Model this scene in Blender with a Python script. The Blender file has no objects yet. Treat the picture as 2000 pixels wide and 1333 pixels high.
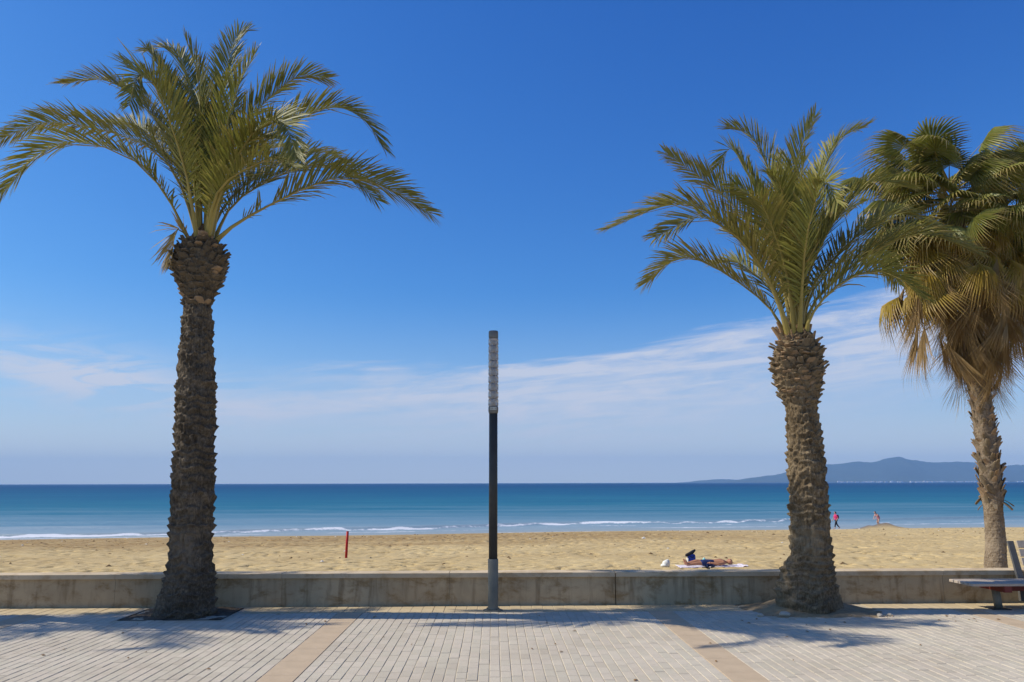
import bpy, bmesh, math, random
import numpy as np
from mathutils import Vector, Matrix, Quaternion

# ------------------------------------------------------------------ camera, sky, sun, exposure
sc = bpy.context.scene
C = sc.collection
R = math.radians
random.seed(7)

cam_d = bpy.data.cameras.new('camera'); cam = bpy.data.objects.new('camera', cam_d); C.objects.link(cam)
cam_d.sensor_width = 36.0; cam_d.lens = 28.8; cam_d.clip_start = 0.1; cam_d.clip_end = 80000
YAW, PITCH, ROLL = math.atan(35/1600), math.atan(277/1600), R(0.14)
cam.location = (0, 0, 1.7)
cam.rotation_mode = 'QUATERNION'
cam.rotation_quaternion = (Matrix.Rotation(-YAW, 4, 'Z') @ Matrix.Rotation(math.pi/2 + PITCH, 4, 'X') @ Matrix.Rotation(-ROLL, 4, 'Z')).to_quaternion()
sc.camera = cam

SUN_EL, SHADOW_AZ = R(43.0), R(-4.0)          # shadows run along +x, a little towards the camera
to_sun = Vector((-math.cos(SHADOW_AZ)*math.cos(SUN_EL), -math.sin(SHADOW_AZ)*math.cos(SUN_EL), math.sin(SUN_EL)))
sun_d = bpy.data.lights.new('sun', 'SUN'); sun = bpy.data.objects.new('sun', sun_d); C.objects.link(sun)
sun_d.energy = 4.9; sun_d.angle = R(0.45); sun_d.color = (1.0, 0.935, 0.82)
sun.rotation_mode = 'QUATERNION'; sun.rotation_quaternion = to_sun.to_track_quat('Z', 'Y')
sun.location = (-20, 14, 25)

world = bpy.data.worlds.new('World'); sc.world = world; world.use_nodes = True
SKY_STRENGTH = 0.10
HAZE = 1.0e-4
def build_world():
    nt = world.node_tree; N = nt.nodes; L = nt.links
    N.clear()
    def node(t, **k):
        n = N.new(t)
        for a, b in k.items(): setattr(n, a, b)
        return n
    def mth(op, a, b=None, c=None, clamp=False):
        n = node('ShaderNodeMath', operation=op); n.use_clamp = clamp
        for i, v in enumerate((a, b, c)):
            if v is None: continue
            if isinstance(v, (int, float)): n.inputs[i].default_value = v
            else: L.new(v, n.inputs[i])
        return n.outputs[0]
    def smooth(v, a, b):
        n = node('ShaderNodeMapRange', interpolation_type='SMOOTHSTEP')
        L.new(v, n.inputs[0]); n.inputs[1].default_value = a; n.inputs[2].default_value = b
        return n.outputs[0]
    sky = node('ShaderNodeTexSky', sky_type='NISHITA')
    sky.sun_disc = False; sky.sun_elevation = SUN_EL
    sky.sun_rotation = math.atan2(to_sun.x, to_sun.y)
    sky.altitude = 0; sky.air_density = 1.0; sky.dust_density = 0.6; sky.ozone_density = 3.0
    # the camera's rendering of a clear, saturated sky: a contrast curve for each channel
    sp = node('ShaderNodeSeparateColor'); L.new(sky.outputs[0], sp.inputs[0]); tint = node('ShaderNodeCombineColor')
    for ch in range(3):
        v = mth('POWER', mth('MULTIPLY', sp.outputs[ch], SKY_STRENGTH), SKY_GAMMA[ch])
        L.new(mth('MULTIPLY', v, SKY_GAIN[ch]/SKY_STRENGTH), tint.inputs[ch])
    # thin cirrus, laid out in azimuth and elevation round the whole sky
    tc = node('ShaderNodeTexCoord'); sep = node('ShaderNodeSeparateXYZ'); L.new(tc.outputs['Generated'], sep.inputs[0])
    az = mth('ARCTAN2', sep.outputs[0], sep.outputs[1]); el = mth('ARCSINE', sep.outputs[2])
    slant = mth('SUBTRACT', el, mth('MULTIPLY', az, 0.085))             # streaks climb to the right
    def streaks(sx, sy, scale, detail, rough, dist, off):
        cb = node('ShaderNodeCombineXYZ'); L.new(mth('MULTIPLY', az, sx), cb.inputs[0]); L.new(mth('MULTIPLY', slant, sy), cb.inputs[1]); cb.inputs[2].default_value = off
        n = node('ShaderNodeTexNoise'); n.inputs['Scale'].default_value = scale; n.inputs['Detail'].default_value = detail
        n.inputs['Roughness'].default_value = rough; n.inputs['Distortion'].default_value = dist
        L.new(cb.outputs[0], n.inputs['Vector']); return n.outputs[0]
    broad = streaks(1.6, 9.0, 1.6, 3, 0.5, 0.3, 3.1)
    fine = streaks(5.0, 60.0, 1.0, 6, 0.62, 0.5, 0.4)
    wisp = streaks(9.0, 50.0, 1.0, 7, 0.62, 1.4, 7.7)
    nz = mth('ADD', mth('MULTIPLY', mth('SUBTRACT', broad, 0.5), 0.05), mth('ADD', mth('MULTIPLY', mth('SUBTRACT', fine, 0.5), 0.035), mth('MULTIPLY', mth('SUBTRACT', wisp, 0.5), 0.018)))
    top = mth('ADD', 0.152, mth('MULTIPLY', mth('POWER', mth('ADD', mth('ABSOLUTE', az), 0.0), 1.7), 0.10))
    edge = mth('ADD', mth('SUBTRACT', top, slant), nz)                 # above 0 inside the veil
    inside = mth('MULTIPLY', smooth(edge, -0.002, 0.020), mth('SUBTRACT', 1.0, mth('MULTIPLY', smooth(edge, 0.05, 0.18), 0.92)))
    reach = smooth(mth('ADD', az, mth('MULTIPLY', mth('SUBTRACT', broad, 0.5), 0.5)), -0.42, 0.08)
    veil = mth('MULTIPLY', mth('MULTIPLY', inside, reach), mth('ADD', 0.30, mth('ADD', mth('MULTIPLY', smooth(fine, 0.36, 0.62), 0.45), mth('MULTIPLY', smooth(wisp, 0.40, 0.62), 0.30))))
    # separate wispy patches
    px = mth('MULTIPLY', mth('ADD', az, 0.455), 7.0); py = mth('MULTIPLY', mth('SUBTRACT', el, mth('SUBTRACT', 0.054, mth('MULTIPLY', az, 0.13))), 34.0)
    r2 = mth('ADD', mth('POWER', px, 2.0), mth('POWER', py, 2.0))
    patch = mth('MULTIPLY', mth('POWER', 2.718, mth('MULTIPLY', r2, -1.0)), mth('ADD', 0.20, mth('MULTIPLY', smooth(wisp, 0.38, 0.60), 0.80)))
    low = mth('MULTIPLY', mth('MULTIPLY', smooth(el, 0.18, 0.02), smooth(broad, 0.46, 0.75)), mth('MULTIPLY', smooth(fine, 0.35, 0.75), 0.28))
    cov = mth('MINIMUM', mth('ADD', mth('ADD', veil, patch), low), 0.86)
    k = 1.0 / SKY_STRENGTH
    # paler air towards the horizon, all the way round
    pale = node('ShaderNodeMix', data_type='RGBA'); L.new(mth('MULTIPLY', smooth(el, 0.24, -0.02), 0.60), pale.inputs[0]); L.new(tint.outputs[0], pale.inputs[6])
    pale.inputs[7].default_value = (0.58*k, 0.67*k, 0.80*k, 1)
    pale2 = node('ShaderNodeMix', data_type='RGBA'); L.new(mth('MULTIPLY', smooth(el, 0.10, 0.0), 0.75), pale2.inputs[0]); L.new(pale.outputs[2], pale2.inputs[6])
    pale2.inputs[7].default_value = (0.80*k, 0.85*k, 0.82*k, 1); pale = pale2
    mixc = node('ShaderNodeMix', data_type='RGBA'); L.new(cov, mixc.inputs[0]); L.new(pale.outputs[2], mixc.inputs[6])
    mixc.inputs[7].default_value = (0.66*k, 0.69*k, 0.79*k, 1)
    bg = node('ShaderNodeBackground'); bg.inputs[1].default_value = SKY_STRENGTH
    L.new(mixc.outputs[2], bg.inputs[0])
    out = node('ShaderNodeOutputWorld'); L.new(bg.outputs[0], out.inputs[0])
SKY_GAMMA, SKY_GAIN = (1.75, 1.26, 0.84), (1.30, 1.20, 1.30)
build_world()
sc.view_settings.view_transform = 'Standard'; sc.view_settings.look = 'None'
sc.view_settings.exposure = 0.0; sc.view_settings.gamma = 1.0; sc.view_settings.use_curve_mapping = False
sc.cycles.use_denoising = True
sc.cycles.max_bounces = 8; sc.cycles.transparent_max_bounces = 8; sc.cycles.volume_bounces = 0
sc.cycles.sample_clamp_indirect = 4.0

# ------------------------------------------------------------------ helpers
def tag(o, label=None, cat=None, group=None, kind=None):
    if label: o['label'] = label
    if cat: o['category'] = cat
    if group: o['group'] = group
    if kind: o['kind'] = kind
    return o
def empty(name, loc=(0, 0, 0), rz=0.0):
    o = bpy.data.objects.new(name, None); C.objects.link(o); o.location = loc; o.rotation_euler = (0, 0, rz); o.empty_display_size = 0.2
    return o
def mesh_obj(name, me, parent=None, loc=None):
    o = bpy.data.objects.new(name, me); C.objects.link(o)
    if parent: o.parent = parent
    if loc is not None: o.location = loc
    return o
def from_lists(name, verts, faces, mats, parent=None, midx=None, smooth=False, loc=None):
    me = bpy.data.meshes.new(name); me.from_pydata([tuple(v) for v in verts], [], faces)
    for m in (mats if isinstance(mats, (list, tuple)) else [mats]): me.materials.append(m)
    if midx is not None: me.polygons.foreach_set('material_index', np.array(midx, dtype=np.int32))
    if smooth: me.polygons.foreach_set('use_smooth', np.ones(len(me.polygons), dtype=bool))
    me.update()
    return mesh_obj(name, me, parent, loc)
class MB:
    """collects shapes into one mesh"""
    def __init__(s): s.v = []; s.f = []; s.m = []
    def add(s, vs, fs, mi=0):
        k = len(s.v); s.v += [tuple(v) for v in vs]; s.f += [tuple(i + k for i in f) for f in fs]; s.m += [mi]*len(fs); return s
    def box(s, x0, x1, y0, y1, z0, z1, ch=0.0, mi=0):
        """box, upper edges chamfered by ch"""
        if ch <= 0:
            vs = [(x0,y0,z0),(x1,y0,z0),(x1,y1,z0),(x0,y1,z0),(x0,y0,z1),(x1,y0,z1),(x1,y1,z1),(x0,y1,z1)]
            return s.add(vs, [(0,3,2,1),(4,5,6,7),(0,1,5,4),(1,2,6,5),(2,3,7,6),(3,0,4,7)], mi)
        vs = [(x0,y0,z0),(x1,y0,z0),(x1,y1,z0),(x0,y1,z0),(x0,y0,z1-ch),(x1,y0,z1-ch),(x1,y1,z1-ch),(x0,y1,z1-ch),
              (x0+ch,y0+ch,z1),(x1-ch,y0+ch,z1),(x1-ch,y1-ch,z1),(x0+ch,y1-ch,z1)]
        return s.add(vs, [(0,3,2,1),(8,9,10,11),(0,1,5,4),(1,2,6,5),(2,3,7,6),(3,0,4,7),(4,5,9,8),(5,6,10,9),(6,7,11,10),(7,4,8,11)], mi)
    def lathe(s, prof, n=24, cx=0, cy=0, mi=0, cap=True):
        vs = []; fs = []
        for r, z in prof:
            for i in range(n):
                a = 2*math.pi*i/n; vs.append((cx + r*math.cos(a), cy + r*math.sin(a), z))
        for j in range(len(prof)-1):
            for i in range(n):
                a, b = j*n+i, j*n+(i+1) % n; fs.append((a, b, b+n, a+n))
        if cap:
            fs.append(tuple(reversed(range(n)))); fs.append(tuple(range((len(prof)-1)*n, len(prof)*n)))
        return s.add(vs, fs, mi)
    def tube(s, pts, rads, n=6, mi=0, flat=1.0, cap=True):
        pts = [Vector(p) for p in pts]; vs = []; fs = []
        up = Vector((0, 0, 1)); prev = None
        for i, p in enumerate(pts):
            t = (pts[min(i+1, len(pts)-1)] - pts[max(i-1, 0)]).normalized()
            if prev is None:
                a = t.cross(up) if abs(t.z) < 0.95 else t.cross(Vector((1, 0, 0)))
                a.normalize()
            else:
                a = (prev - t*prev.dot(t)).normalized()
            prev = a; b = t.cross(a)
            for k in range(n):
                w = 2*math.pi*k/n; vs.append(p + a*math.cos(w)*rads[i] + b*math.sin(w)*rads[i]*flat)
        for j in range(len(pts)-1):
            for k in range(n):
                q, r_ = j*n+k, j*n+(k+1) % n; fs.append((q, r_, r_+n, q+n))
        if cap: fs.append(tuple(reversed(range(n)))); fs.append(tuple(range((len(pts)-1)*n, len(pts)*n)))
        return s.add(vs, fs, mi)
    def ball(s, c, rx, ry=None, rz=None, nu=12, nv=8, mi=0, rot=None):
        ry = rx if ry is None else ry; rz = rx if rz is None else rz
        c = Vector(c); vs = [Vector((0, 0, -rz))]; fs = []
        for j in range(1, nv):
            th = math.pi*j/nv
            for i in range(nu):
                a = 2*math.pi*i/nu; vs.append(Vector((rx*math.sin(th)*math.cos(a), ry*math.sin(th)*math.sin(a), -rz*math.cos(th))))
        vs.append(Vector((0, 0, rz)))
        for i in range(nu): fs.append((0, 1+(i+1) % nu, 1+i))
        for j in range(nv-2):
            for i in range(nu):
                a, b = 1+j*nu+i, 1+j*nu+(i+1) % nu; fs.append((a, b, b+nu, a+nu))
        t = len(vs)-1; k = 1+(nv-2)*nu
        for i in range(nu): fs.append((t, k+i, k+(i+1) % nu))
        return s.add([c + ((rot @ v) if rot else v) for v in vs], fs, mi)
    def build(s, name, mats, parent=None, smooth=False, loc=None): return from_lists(name, s.v, s.f, mats, parent, s.m, smooth, loc)
    def mesh(s, name, mats, smooth=False):
        me = bpy.data.meshes.new(name); me.from_pydata(s.v, [], s.f)
        for m in (mats if isinstance(mats, (list, tuple)) else [mats]): me.materials.append(m)
        me.polygons.foreach_set('material_index', np.array(s.m, dtype=np.int32))
        if smooth: me.polygons.foreach_set('use_smooth', np.ones(len(me.polygons), dtype=bool))
        me.update(); return me

# smooth value noise on numpy arrays (for relief)
def vnoise(x, y, seed=0):
    xi = np.floor(x).astype(np.int64); yi = np.floor(y).astype(np.int64); fx = x-xi; fy = y-yi
    fx = fx*fx*(3-2*fx); fy = fy*fy*(3-2*fy)
    def h(a, b):
        n = (a*374761393 + b*668265263 + seed*1442695041) & 0x7fffffff
        n = ((n ^ (n >> 13))*1274126177) & 0x7fffffff
        return ((n ^ (n >> 16)) & 0xffff)/65535.0
    return (h(xi, yi)*(1-fx)+h(xi+1, yi)*fx)*(1-fy)+(h(xi, yi+1)*(1-fx)+h(xi+1, yi+1)*fx)*fy
def fbm(x, y, oct=4, seed=0):
    s = 0; a = 0.5
    for o in range(oct): s = s + a*(vnoise(x*2**o, y*2**o, seed+o*17)-0.5); a *= 0.5
    return s
def grid_obj(name, xs, ys, Z, mat, parent=None, smooth=True, attrs=None):
    nx, ny = len(xs), len(ys); X, Y = np.meshgrid(xs, ys)
    co = np.stack([X, Y, Z], -1).reshape(-1, 3).astype(np.float32)
    i = np.arange(nx-1); j = np.arange(ny-1); I, J = np.meshgrid(i, j); a = (J*nx+I).ravel()
    quads = np.stack([a, a+1, a+1+nx, a+nx], 1).astype(np.int32)
    me = bpy.data.meshes.new(name)
    me.vertices.add(len(co)); me.vertices.foreach_set('co', co.ravel())
    me.loops.add(quads.size); me.loops.foreach_set('vertex_index', quads.ravel())
    me.polygons.add(len(quads)); me.polygons.foreach_set('loop_start', np.arange(0, quads.size, 4, dtype=np.int32))
    me.update(calc_edges=True)
    if smooth: me.polygons.foreach_set('use_smooth', np.ones(len(quads), dtype=bool))
    for k, v in (attrs or {}).items():
        at = me.attributes.new(k, 'FLOAT', 'POINT'); at.data.foreach_set('value', np.asarray(v, dtype=np.float32).ravel())
    me.materials.append(mat); me.validate()
    return mesh_obj(name, me, parent)

# ------------------------------------------------------------------ materials
class NT:
    def __init__(s, name):
        s.m = bpy.data.materials.new(name); s.m.use_nodes = True; s.t = s.m.node_tree; s.t.nodes.clear()
        s.out = s.t.nodes.new('ShaderNodeOutputMaterial')
    def n(s, t, ins=None, **k):
        q = s.t.nodes.new(t)
        for a, b in k.items(): setattr(q, a, b)
        for a, b in (ins or {}).items(): s.put(q.inputs[a], b)
        return q
    def put(s, sock, v):
        if hasattr(v, 'is_output') or isinstance(v, bpy.types.NodeSocket): s.t.links.new(v, sock)
        elif isinstance(v, (tuple, list)) and sock.type == 'RGBA' and len(v) == 3: sock.default_value = (*v, 1)
        else: sock.default_value = v
    def coord(s, which='Object', scale=(1, 1, 1)):
        tc = s.n('ShaderNodeTexCoord'); mp = s.n('ShaderNodeMapping', {'Vector': tc.outputs[which], 'Scale': scale}); return mp.outputs[0]
    def noise(s, vec, scale, detail=4, rough=0.55, dist=0.0):
        return s.n('ShaderNodeTexNoise', {'Vector': vec, 'Scale': scale, 'Detail': detail, 'Roughness': rough, 'Distortion': dist}).outputs[0]
    def ramp(s, v, stops):
        r = s.n('ShaderNodeValToRGB', {0: v}); e = r.color_ramp.elements
        while len(e) < len(stops): e.new(0.5)
        for i, (p, c) in enumerate(stops): e[i].position = p; e[i].color = (*c, 1) if len(c) == 3 else c
        return r.outputs[0]
    def mix(s, f, a, b, blend='MIX'):
        q = s.n('ShaderNodeMix', data_type='RGBA', blend_type=blend); s.put(q.inputs[0], f); s.put(q.inputs[6], a); s.put(q.inputs[7], b); return q.outputs[2]
    def math(s, op, a, b=0.5, clamp=False):
        q = s.n('ShaderNodeMath', operation=op); q.use_clamp = clamp; s.put(q.inputs[0], a); s.put(q.inputs[1], b); return q.outputs[0]
    def rng(s, v, a, b, c=0.0, d=1.0):
        q = s.n('ShaderNodeMapRange', {0: v, 1: a, 2: b, 3: c, 4: d}, interpolation_type='SMOOTHSTEP'); return q.outputs[0]
    def bump(s, h, strength=0.5, dist=0.02, normal=None):
        q = s.n('ShaderNodeBump', {'Height': h, 'Strength': strength, 'Distance': dist})
        if normal is not None: s.put(q.inputs['Normal'], normal)
        return q.outputs[0]
    def attr(s, name): return s.n('ShaderNodeAttribute', attribute_name=name)
    def bsdf(s, color, rough=0.7, normal=None, **k):
        b = s.n('ShaderNodeBsdfPrincipled'); s.put(b.inputs['Base Color'], color); s.put(b.inputs['Roughness'], rough)
        if normal is not None: s.put(b.inputs['Normal'], normal)
        for a, v in k.items(): s.put(b.inputs[a.replace('_', ' ')], v)
        return b
    def end(s, shader): s.t.links.new(shader, s.out.inputs[0]); return s.m
def simple(name, col, rough=0.6, var=0.12, scale=8.0, bump=0.0, metallic=0.0, bdist=0.01):
    q = NT(name); v = q.coord('Object'); n = q.noise(v, scale, 5)
    c = q.mix(n, tuple(x*(1-var*1.6) for x in col), tuple(min(1, x*(1+var*1.6)) for x in col))
    nm = q.bump(q.noise(v, scale*5, 4), bump, bdist) if bump else None
    return q.end(q.bsdf(c, rough, nm, Metallic=metallic, Specular_IOR_Level=0.22).outputs[0])

def leaf_material(name, top, under, gloss=0.45, trans=0.25):
    q = NT(name); v = q.coord('Object'); n = q.noise(v, 2.2, 4); ri = q.n('ShaderNodeObjectInfo').outputs['Random']
    tint = q.attr('tint').outputs['Fac']
    c = q.mix(n, top, under)
    c = q.mix(q.math('MULTIPLY', ri, 0.35), c, tuple(x*0.55 for x in top))
    c = q.mix(tint, c, (0.38, 0.25, 0.09))
    p = q.bsdf(c, gloss, Specular_IOR_Level=0.30)
    t = q.n('ShaderNodeBsdfTranslucent', {0: q.mix(0.5, c, (0.16, 0.17, 0.02))})
    ms = q.n('ShaderNodeMixShader', {0: trans, 1: p.outputs[0], 2: t.outputs[0]})
    return q.end(ms.outputs[0])
M = {}
M['frond'] = leaf_material('frond_green', (0.135, 0.158, 0.024), (0.325, 0.305, 0.075), 0.55, 0.28)
M['rachis'] = simple('rachis_yellow', (0.30, 0.24, 0.07), 0.5, 0.25, 3)
M['fan'] = leaf_material('fan_green', (0.155, 0.190, 0.032), (0.29, 0.295, 0.062), 0.45, 0.32)
M['fan_yellow'] = leaf_material('fan_yellowing', (0.55, 0.34, 0.04), (0.30, 0.27, 0.04), 0.5, 0.38)
M['fan_dead'] = leaf_material('fan_dead', (0.38, 0.235, 0.095), (0.52, 0.36, 0.18), 0.75, 0.28)

def bark(name, dark, mid, light, fib=1.0):
    q = NT(name); v = q.coord('Object'); st = q.coord('Object', (1, 1, 0.13))
    n1 = q.noise(v, 5.0, 6, 0.65); n2 = q.noise(st, 60, 5, 0.7); n3 = q.noise(v, 26, 5, 0.7)
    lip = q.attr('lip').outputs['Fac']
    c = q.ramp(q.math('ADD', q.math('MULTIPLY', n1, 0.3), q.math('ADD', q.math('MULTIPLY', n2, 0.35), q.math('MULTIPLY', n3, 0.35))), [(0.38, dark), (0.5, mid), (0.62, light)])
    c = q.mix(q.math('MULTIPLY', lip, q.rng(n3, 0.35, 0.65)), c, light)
    pt = q.noise(v, 1.4, 4, 0.6); c = q.mix(q.rng(pt, 0.50, 0.66, 0, 0.6), c, q.mix(1.0, c, (0.50, 0.46, 0.42), 'MULTIPLY')); c = q.mix(q.rng(pt, 0.47, 0.34, 0, 0.45), c, light)
    h = q.math('ADD', n2, q.math('MULTIPLY', n3, 0.8))
    return q.end(q.bsdf(c, 0.92, q.bump(h, 1.0*fib, 0.045), Specular_IOR_Level=0.15).outputs[0])
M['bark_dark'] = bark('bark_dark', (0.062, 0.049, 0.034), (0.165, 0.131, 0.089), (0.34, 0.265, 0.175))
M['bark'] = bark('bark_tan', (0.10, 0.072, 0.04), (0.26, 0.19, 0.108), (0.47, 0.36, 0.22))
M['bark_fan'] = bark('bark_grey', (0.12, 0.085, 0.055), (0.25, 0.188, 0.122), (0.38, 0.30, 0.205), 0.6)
M['boot'] = simple('leaf_base_bark', (0.19, 0.145, 0.09), 0.9, 0.4, 14, 0.7, bdist=0.012)
M['boot_dark'] = simple('leaf_base_dark', (0.115, 0.09, 0.06), 0.9, 0.4, 14, 0.7, bdist=0.012)
M['boot_tan'] = simple('leaf_base_tan', (0.30, 0.205, 0.12), 0.9, 0.35, 16, 0.7, bdist=0.012)
M['cut'] = simple('leaf_base_cut', (0.34, 0.215, 0.115), 0.85, 0.35, 20, 0.5)
M['fibre'] = simple('palm_fibre', (0.14, 0.085, 0.045), 0.95, 0.4, 20, 0.5)

def paver_material(name, use_attr):
    q = NT(name); v = q.coord('Object' if use_attr else 'Generated'); geo = q.n('ShaderNodeNewGeometry').outputs['Position']
    mp = q.n('ShaderNodeMapping', {'Vector': geo, 'Scale': (1, 1, 1)}).outputs[0]
    rnd = q.attr('tint').outputs['Fac'] if use_attr else q.n('ShaderNodeObjectInfo').outputs['Random']
    c = q.ramp(rnd, [(0.0, (0.53, 0.455, 0.335)), (0.3, (0.56, 0.495, 0.365)), (0.6, (0.59, 0.505, 0.380)), (1.0, (0.61, 0.53, 0.395))])
    big = q.noise(mp, 0.9, 5, 0.6); fine = q.noise(mp, 90, 3, 0.7); mid = q.noise(mp, 9, 4, 0.6)
    c = q.mix(q.rng(big, 0.35, 0.7), c, q.mix(1.0, c, (0.90, 0.885, 0.87), 'MULTIPLY'))
    c = q.mix(q.rng(fine, 0.3, 0.75, 0.0, 0.35), c, (0.27, 0.245, 0.20))
    c = q.mix(q.rng(mid, 0.58, 0.78, 0.0, 0.42), c, (0.27, 0.24, 0.19)); c = q.mix(q.rng(q.noise(mp, 2.3, 6, 0.7, 0.8), 0.56, 0.74, 0.0, 0.38), c, (0.33, 0.28, 0.205))
    return q.end(q.bsdf(c, 0.8, q.bump(fine, 0.35, 0.004), Specular_IOR_Level=0.25).outputs[0])
M['paver'] = paver_material('paver_grey', False); M['paver_f'] = paver_material('paver_grey_field', True)
M['band'] = simple('band_tan', (0.48, 0.365, 0.235), 0.8, 0.13, 4, 0.3)
M['border'] = simple('border_cream', (0.50, 0.395, 0.235), 0.85, 0.12, 5, 0.25)
M['joint'] = simple('joint_sand', (0.47, 0.40, 0.28), 0.95, 0.25, 30, 0.4)

def concrete(name, base, stain, streak=True):
    q = NT(name); g = q.n('ShaderNodeNewGeometry').outputs['Position']
    w = lambda s: q.n('ShaderNodeMapping', {'Vector': g, 'Scale': s}).outputs[0]
    a = q.noise(w((1, 1, 1)), 1.1, 5, 0.65, 0.6); b = q.noise(w((1, 1, 0.12)), 9, 4, 0.6); f = q.noise(w((1, 1, 1)), 70, 4, 0.7); d = q.noise(w((1, 1, 1.6)), 3.3, 5, 0.7, 0.4)
    c = q.mix(q.rng(a, 0.35, 0.65), base, tuple(x*0.80 for x in base))
    c = q.mix(q.rng(d, 0.46, 0.68, 0, 0.85), c, stain)
    if streak: c = q.mix(q.rng(b, 0.48, 0.70, 0, 0.55), c, tuple(x*0.6 for x in stain))
    c = q.mix(q.rng(f, 0.55, 0.8, 0, 0.3), c, tuple(x*0.6 for x in base))
    return q.end(q.bsdf(c, 0.88, q.bump(q.math('ADD', f, d), 0.3, 0.006), Specular_IOR_Level=0.2).outputs[0])
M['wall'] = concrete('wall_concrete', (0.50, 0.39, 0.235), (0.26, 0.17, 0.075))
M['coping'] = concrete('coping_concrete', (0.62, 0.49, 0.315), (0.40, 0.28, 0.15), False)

M['steel_dark'] = simple('pole_paint_dark', (0.05, 0.049, 0.044), 0.5, 0.15, 6)
M['steel'] = simple('galvanised_sleeve', (0.20, 0.185, 0.14), 0.6, 0.25, 5, 0.1, 0.1)
M['lens_cap'] = simple('lamp_cap', (0.17, 0.165, 0.15), 0.5, 0.2, 12, 0, 0.4)
def lens_mat():
    q = NT('lamp_lens'); v = q.coord('Object')
    n = q.noise(v, 14, 3)
    g = q.bsdf(q.mix(n, (0.60, 0.58, 0.55), (0.85, 0.83, 0.79)), 0.16, Transmission_Weight=0.72, IOR=1.45)
    return q.end(g.outputs[0])
M['lens'] = lens_mat()
M['plate'] = simple('number_plate', (0.55, 0.56, 0.50), 0.6, 0.1, 20)
M['ink'] = simple('plate_ink', (0.05, 0.05, 0.045), 0.7)
M['red'] = simple('red_paint', (0.42, 0.018, 0.016), 0.55, 0.15, 4)
M['slat'] = simple('slat_grey', (0.42, 0.345, 0.265), 0.7, 0.2, 6, 0.3)
M['slat_end'] = simple('bench_red', (0.16, 0.035, 0.026), 0.55, 0.2, 6)
M['post_grey'] = simple('bench_post', (0.10, 0.095, 0.088), 0.6, 0.2, 6)
M['soil_d'] = simple('soil_dark', (0.13, 0.10, 0.068), 0.98, 0.4, 16, 0.9, bdist=0.03)
M['soil'] = simple('soil_sandy', (0.36, 0.26, 0.145), 0.98, 0.35, 11, 0.9, bdist=0.03)
M['stone'] = simple('stone_pale', (0.46, 0.40, 0.31), 0.9, 0.2, 9, 0.4)
M['litter'] = simple('dry_leaf', (0.25, 0.15, 0.07), 0.9, 0.4, 9)
M['hill'] = simple('hill_scrub', (0.055, 0.07, 0.045), 0.95, 0.3, 0.002)
M['town'] = simple('far_white', (0.75, 0.72, 0.68), 0.8, 0.1, 0.01)

# ------------------------------------------------------------------ sea, beach, far hills, air
def shore_y(x): return 79.3 + 0.13*x + 0.9*np.sin(x*0.06+0.6) + 0.5*np.sin(x*0.17)
def sand_base(x, y):
    s = shore_y(x) - y
    inner = -2.64 + (s-6.0)*(2.08/np.maximum(shore_y(x)-17.3, 1.0))
    return np.where(s < 6, -3.0 + s*0.06, inner)
def mound(x, y):
    d = ((x-39.7)/1.15)**2 + ((y-84.0)/1.0)**2
    e = ((x-38.0)/1.0)**2 + ((y-83.9)/1.2)**2
    return 0.62*np.exp(-d)*(0.75+.5*vnoise(x/.7, y/.7, 71)) + 0.30*np.exp(-e)*(0.75+.5*vnoise(x/.6, y/.6, 72))
def sand_z(x, y):
    x = np.asarray(x, float); y = np.asarray(y, float)
    s = shore_y(x) - y
    calm = np.clip((s-5)/9.0, 0.12, 1.0)
    pits = vnoise(x/0.24, y/0.34, 3)*0.5 + vnoise(x/0.14+7, y/0.19, 9)*0.5
    where = np.clip(0.35+1.3*vnoise(x/4.2, y/3.1, 13), 0, 1.3)
    pits = -np.clip(0.42-pits, 0, 1)*0.95*where                              # trampled hollows
    soft = fbm(x/5.0, y/5.0, 3, 21)*0.16 + fbm(x/1.3, y/1.3, 3, 5)*0.05
    return sand_base(x, y) + mound(x, y) + (pits + soft)*calm
def sand_material():
    q = NT('beach_sand'); g = q.n('ShaderNodeNewGeometry').outputs['Position']
    n1 = q.noise(g, 0.35, 5, 0.6); n2 = q.noise(g, 7, 5, 0.65); n3 = q.noise(g, 120, 3, 0.7)
    c = q.ramp(q.math('ADD', q.math('MULTIPLY', n1, 0.45), q.math('MULTIPLY', n2, 0.55)), [(0.30, (0.42, 0.30, 0.135)), (0.52, (0.545, 0.405, 0.190)), (0.72, (0.64, 0.50, 0.265))])
    wet = q.attr('wet').outputs['Fac']; weed = q.attr('weed').outputs['Fac']
    st = q.noise(q.n('ShaderNodeMapping', {'Vector': g, 'Scale': (0.25, 1.0, 1.0)}).outputs[0], 2.2, 5, 0.7)
    c = q.mix(q.math('MULTIPLY', weed, q.rng(st, 0.25, 0.62)), c, (0.27, 0.165, 0.062))
    c = q.mix(wet, c, (0.20, 0.15, 0.09))
    rough = q.rng(wet, 0.0, 1.0, 0.95, 0.45)
    return q.end(q.bsdf(c, rough, q.bump(q.math('ADD', n2, n3), 0.5, 0.02), Specular_IOR_Level=0.2).outputs[0])
xs = np.concatenate([np.linspace(-400, -57, 40), np.arange(-56, 70, 0.13), np.linspace(71, 420, 40)])
ys = np.concatenate([np.linspace(12.26, 24, 30), np.arange(24.2, 46, 0.125), np.arange(46, 80, 0.2), np.linspace(80.5, 150, 40)])
X, Y = np.meshgrid(xs, ys); S = shore_y(X)-Y
wet = np.clip(1-(S-1.0+fbm(X/6, Y/3, 3, 4)*2.5)/1.6, 0, 1)
weed = np.clip(1.45-np.abs(S-16+fbm(X/9, Y/5, 3, 8)*20)/16.0, 0, 1)*0.9*np.clip((34-X)/24, 0.12, 1) + 0.2*np.clip(1-np.abs(S-44)/4, 0, 1)
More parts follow.
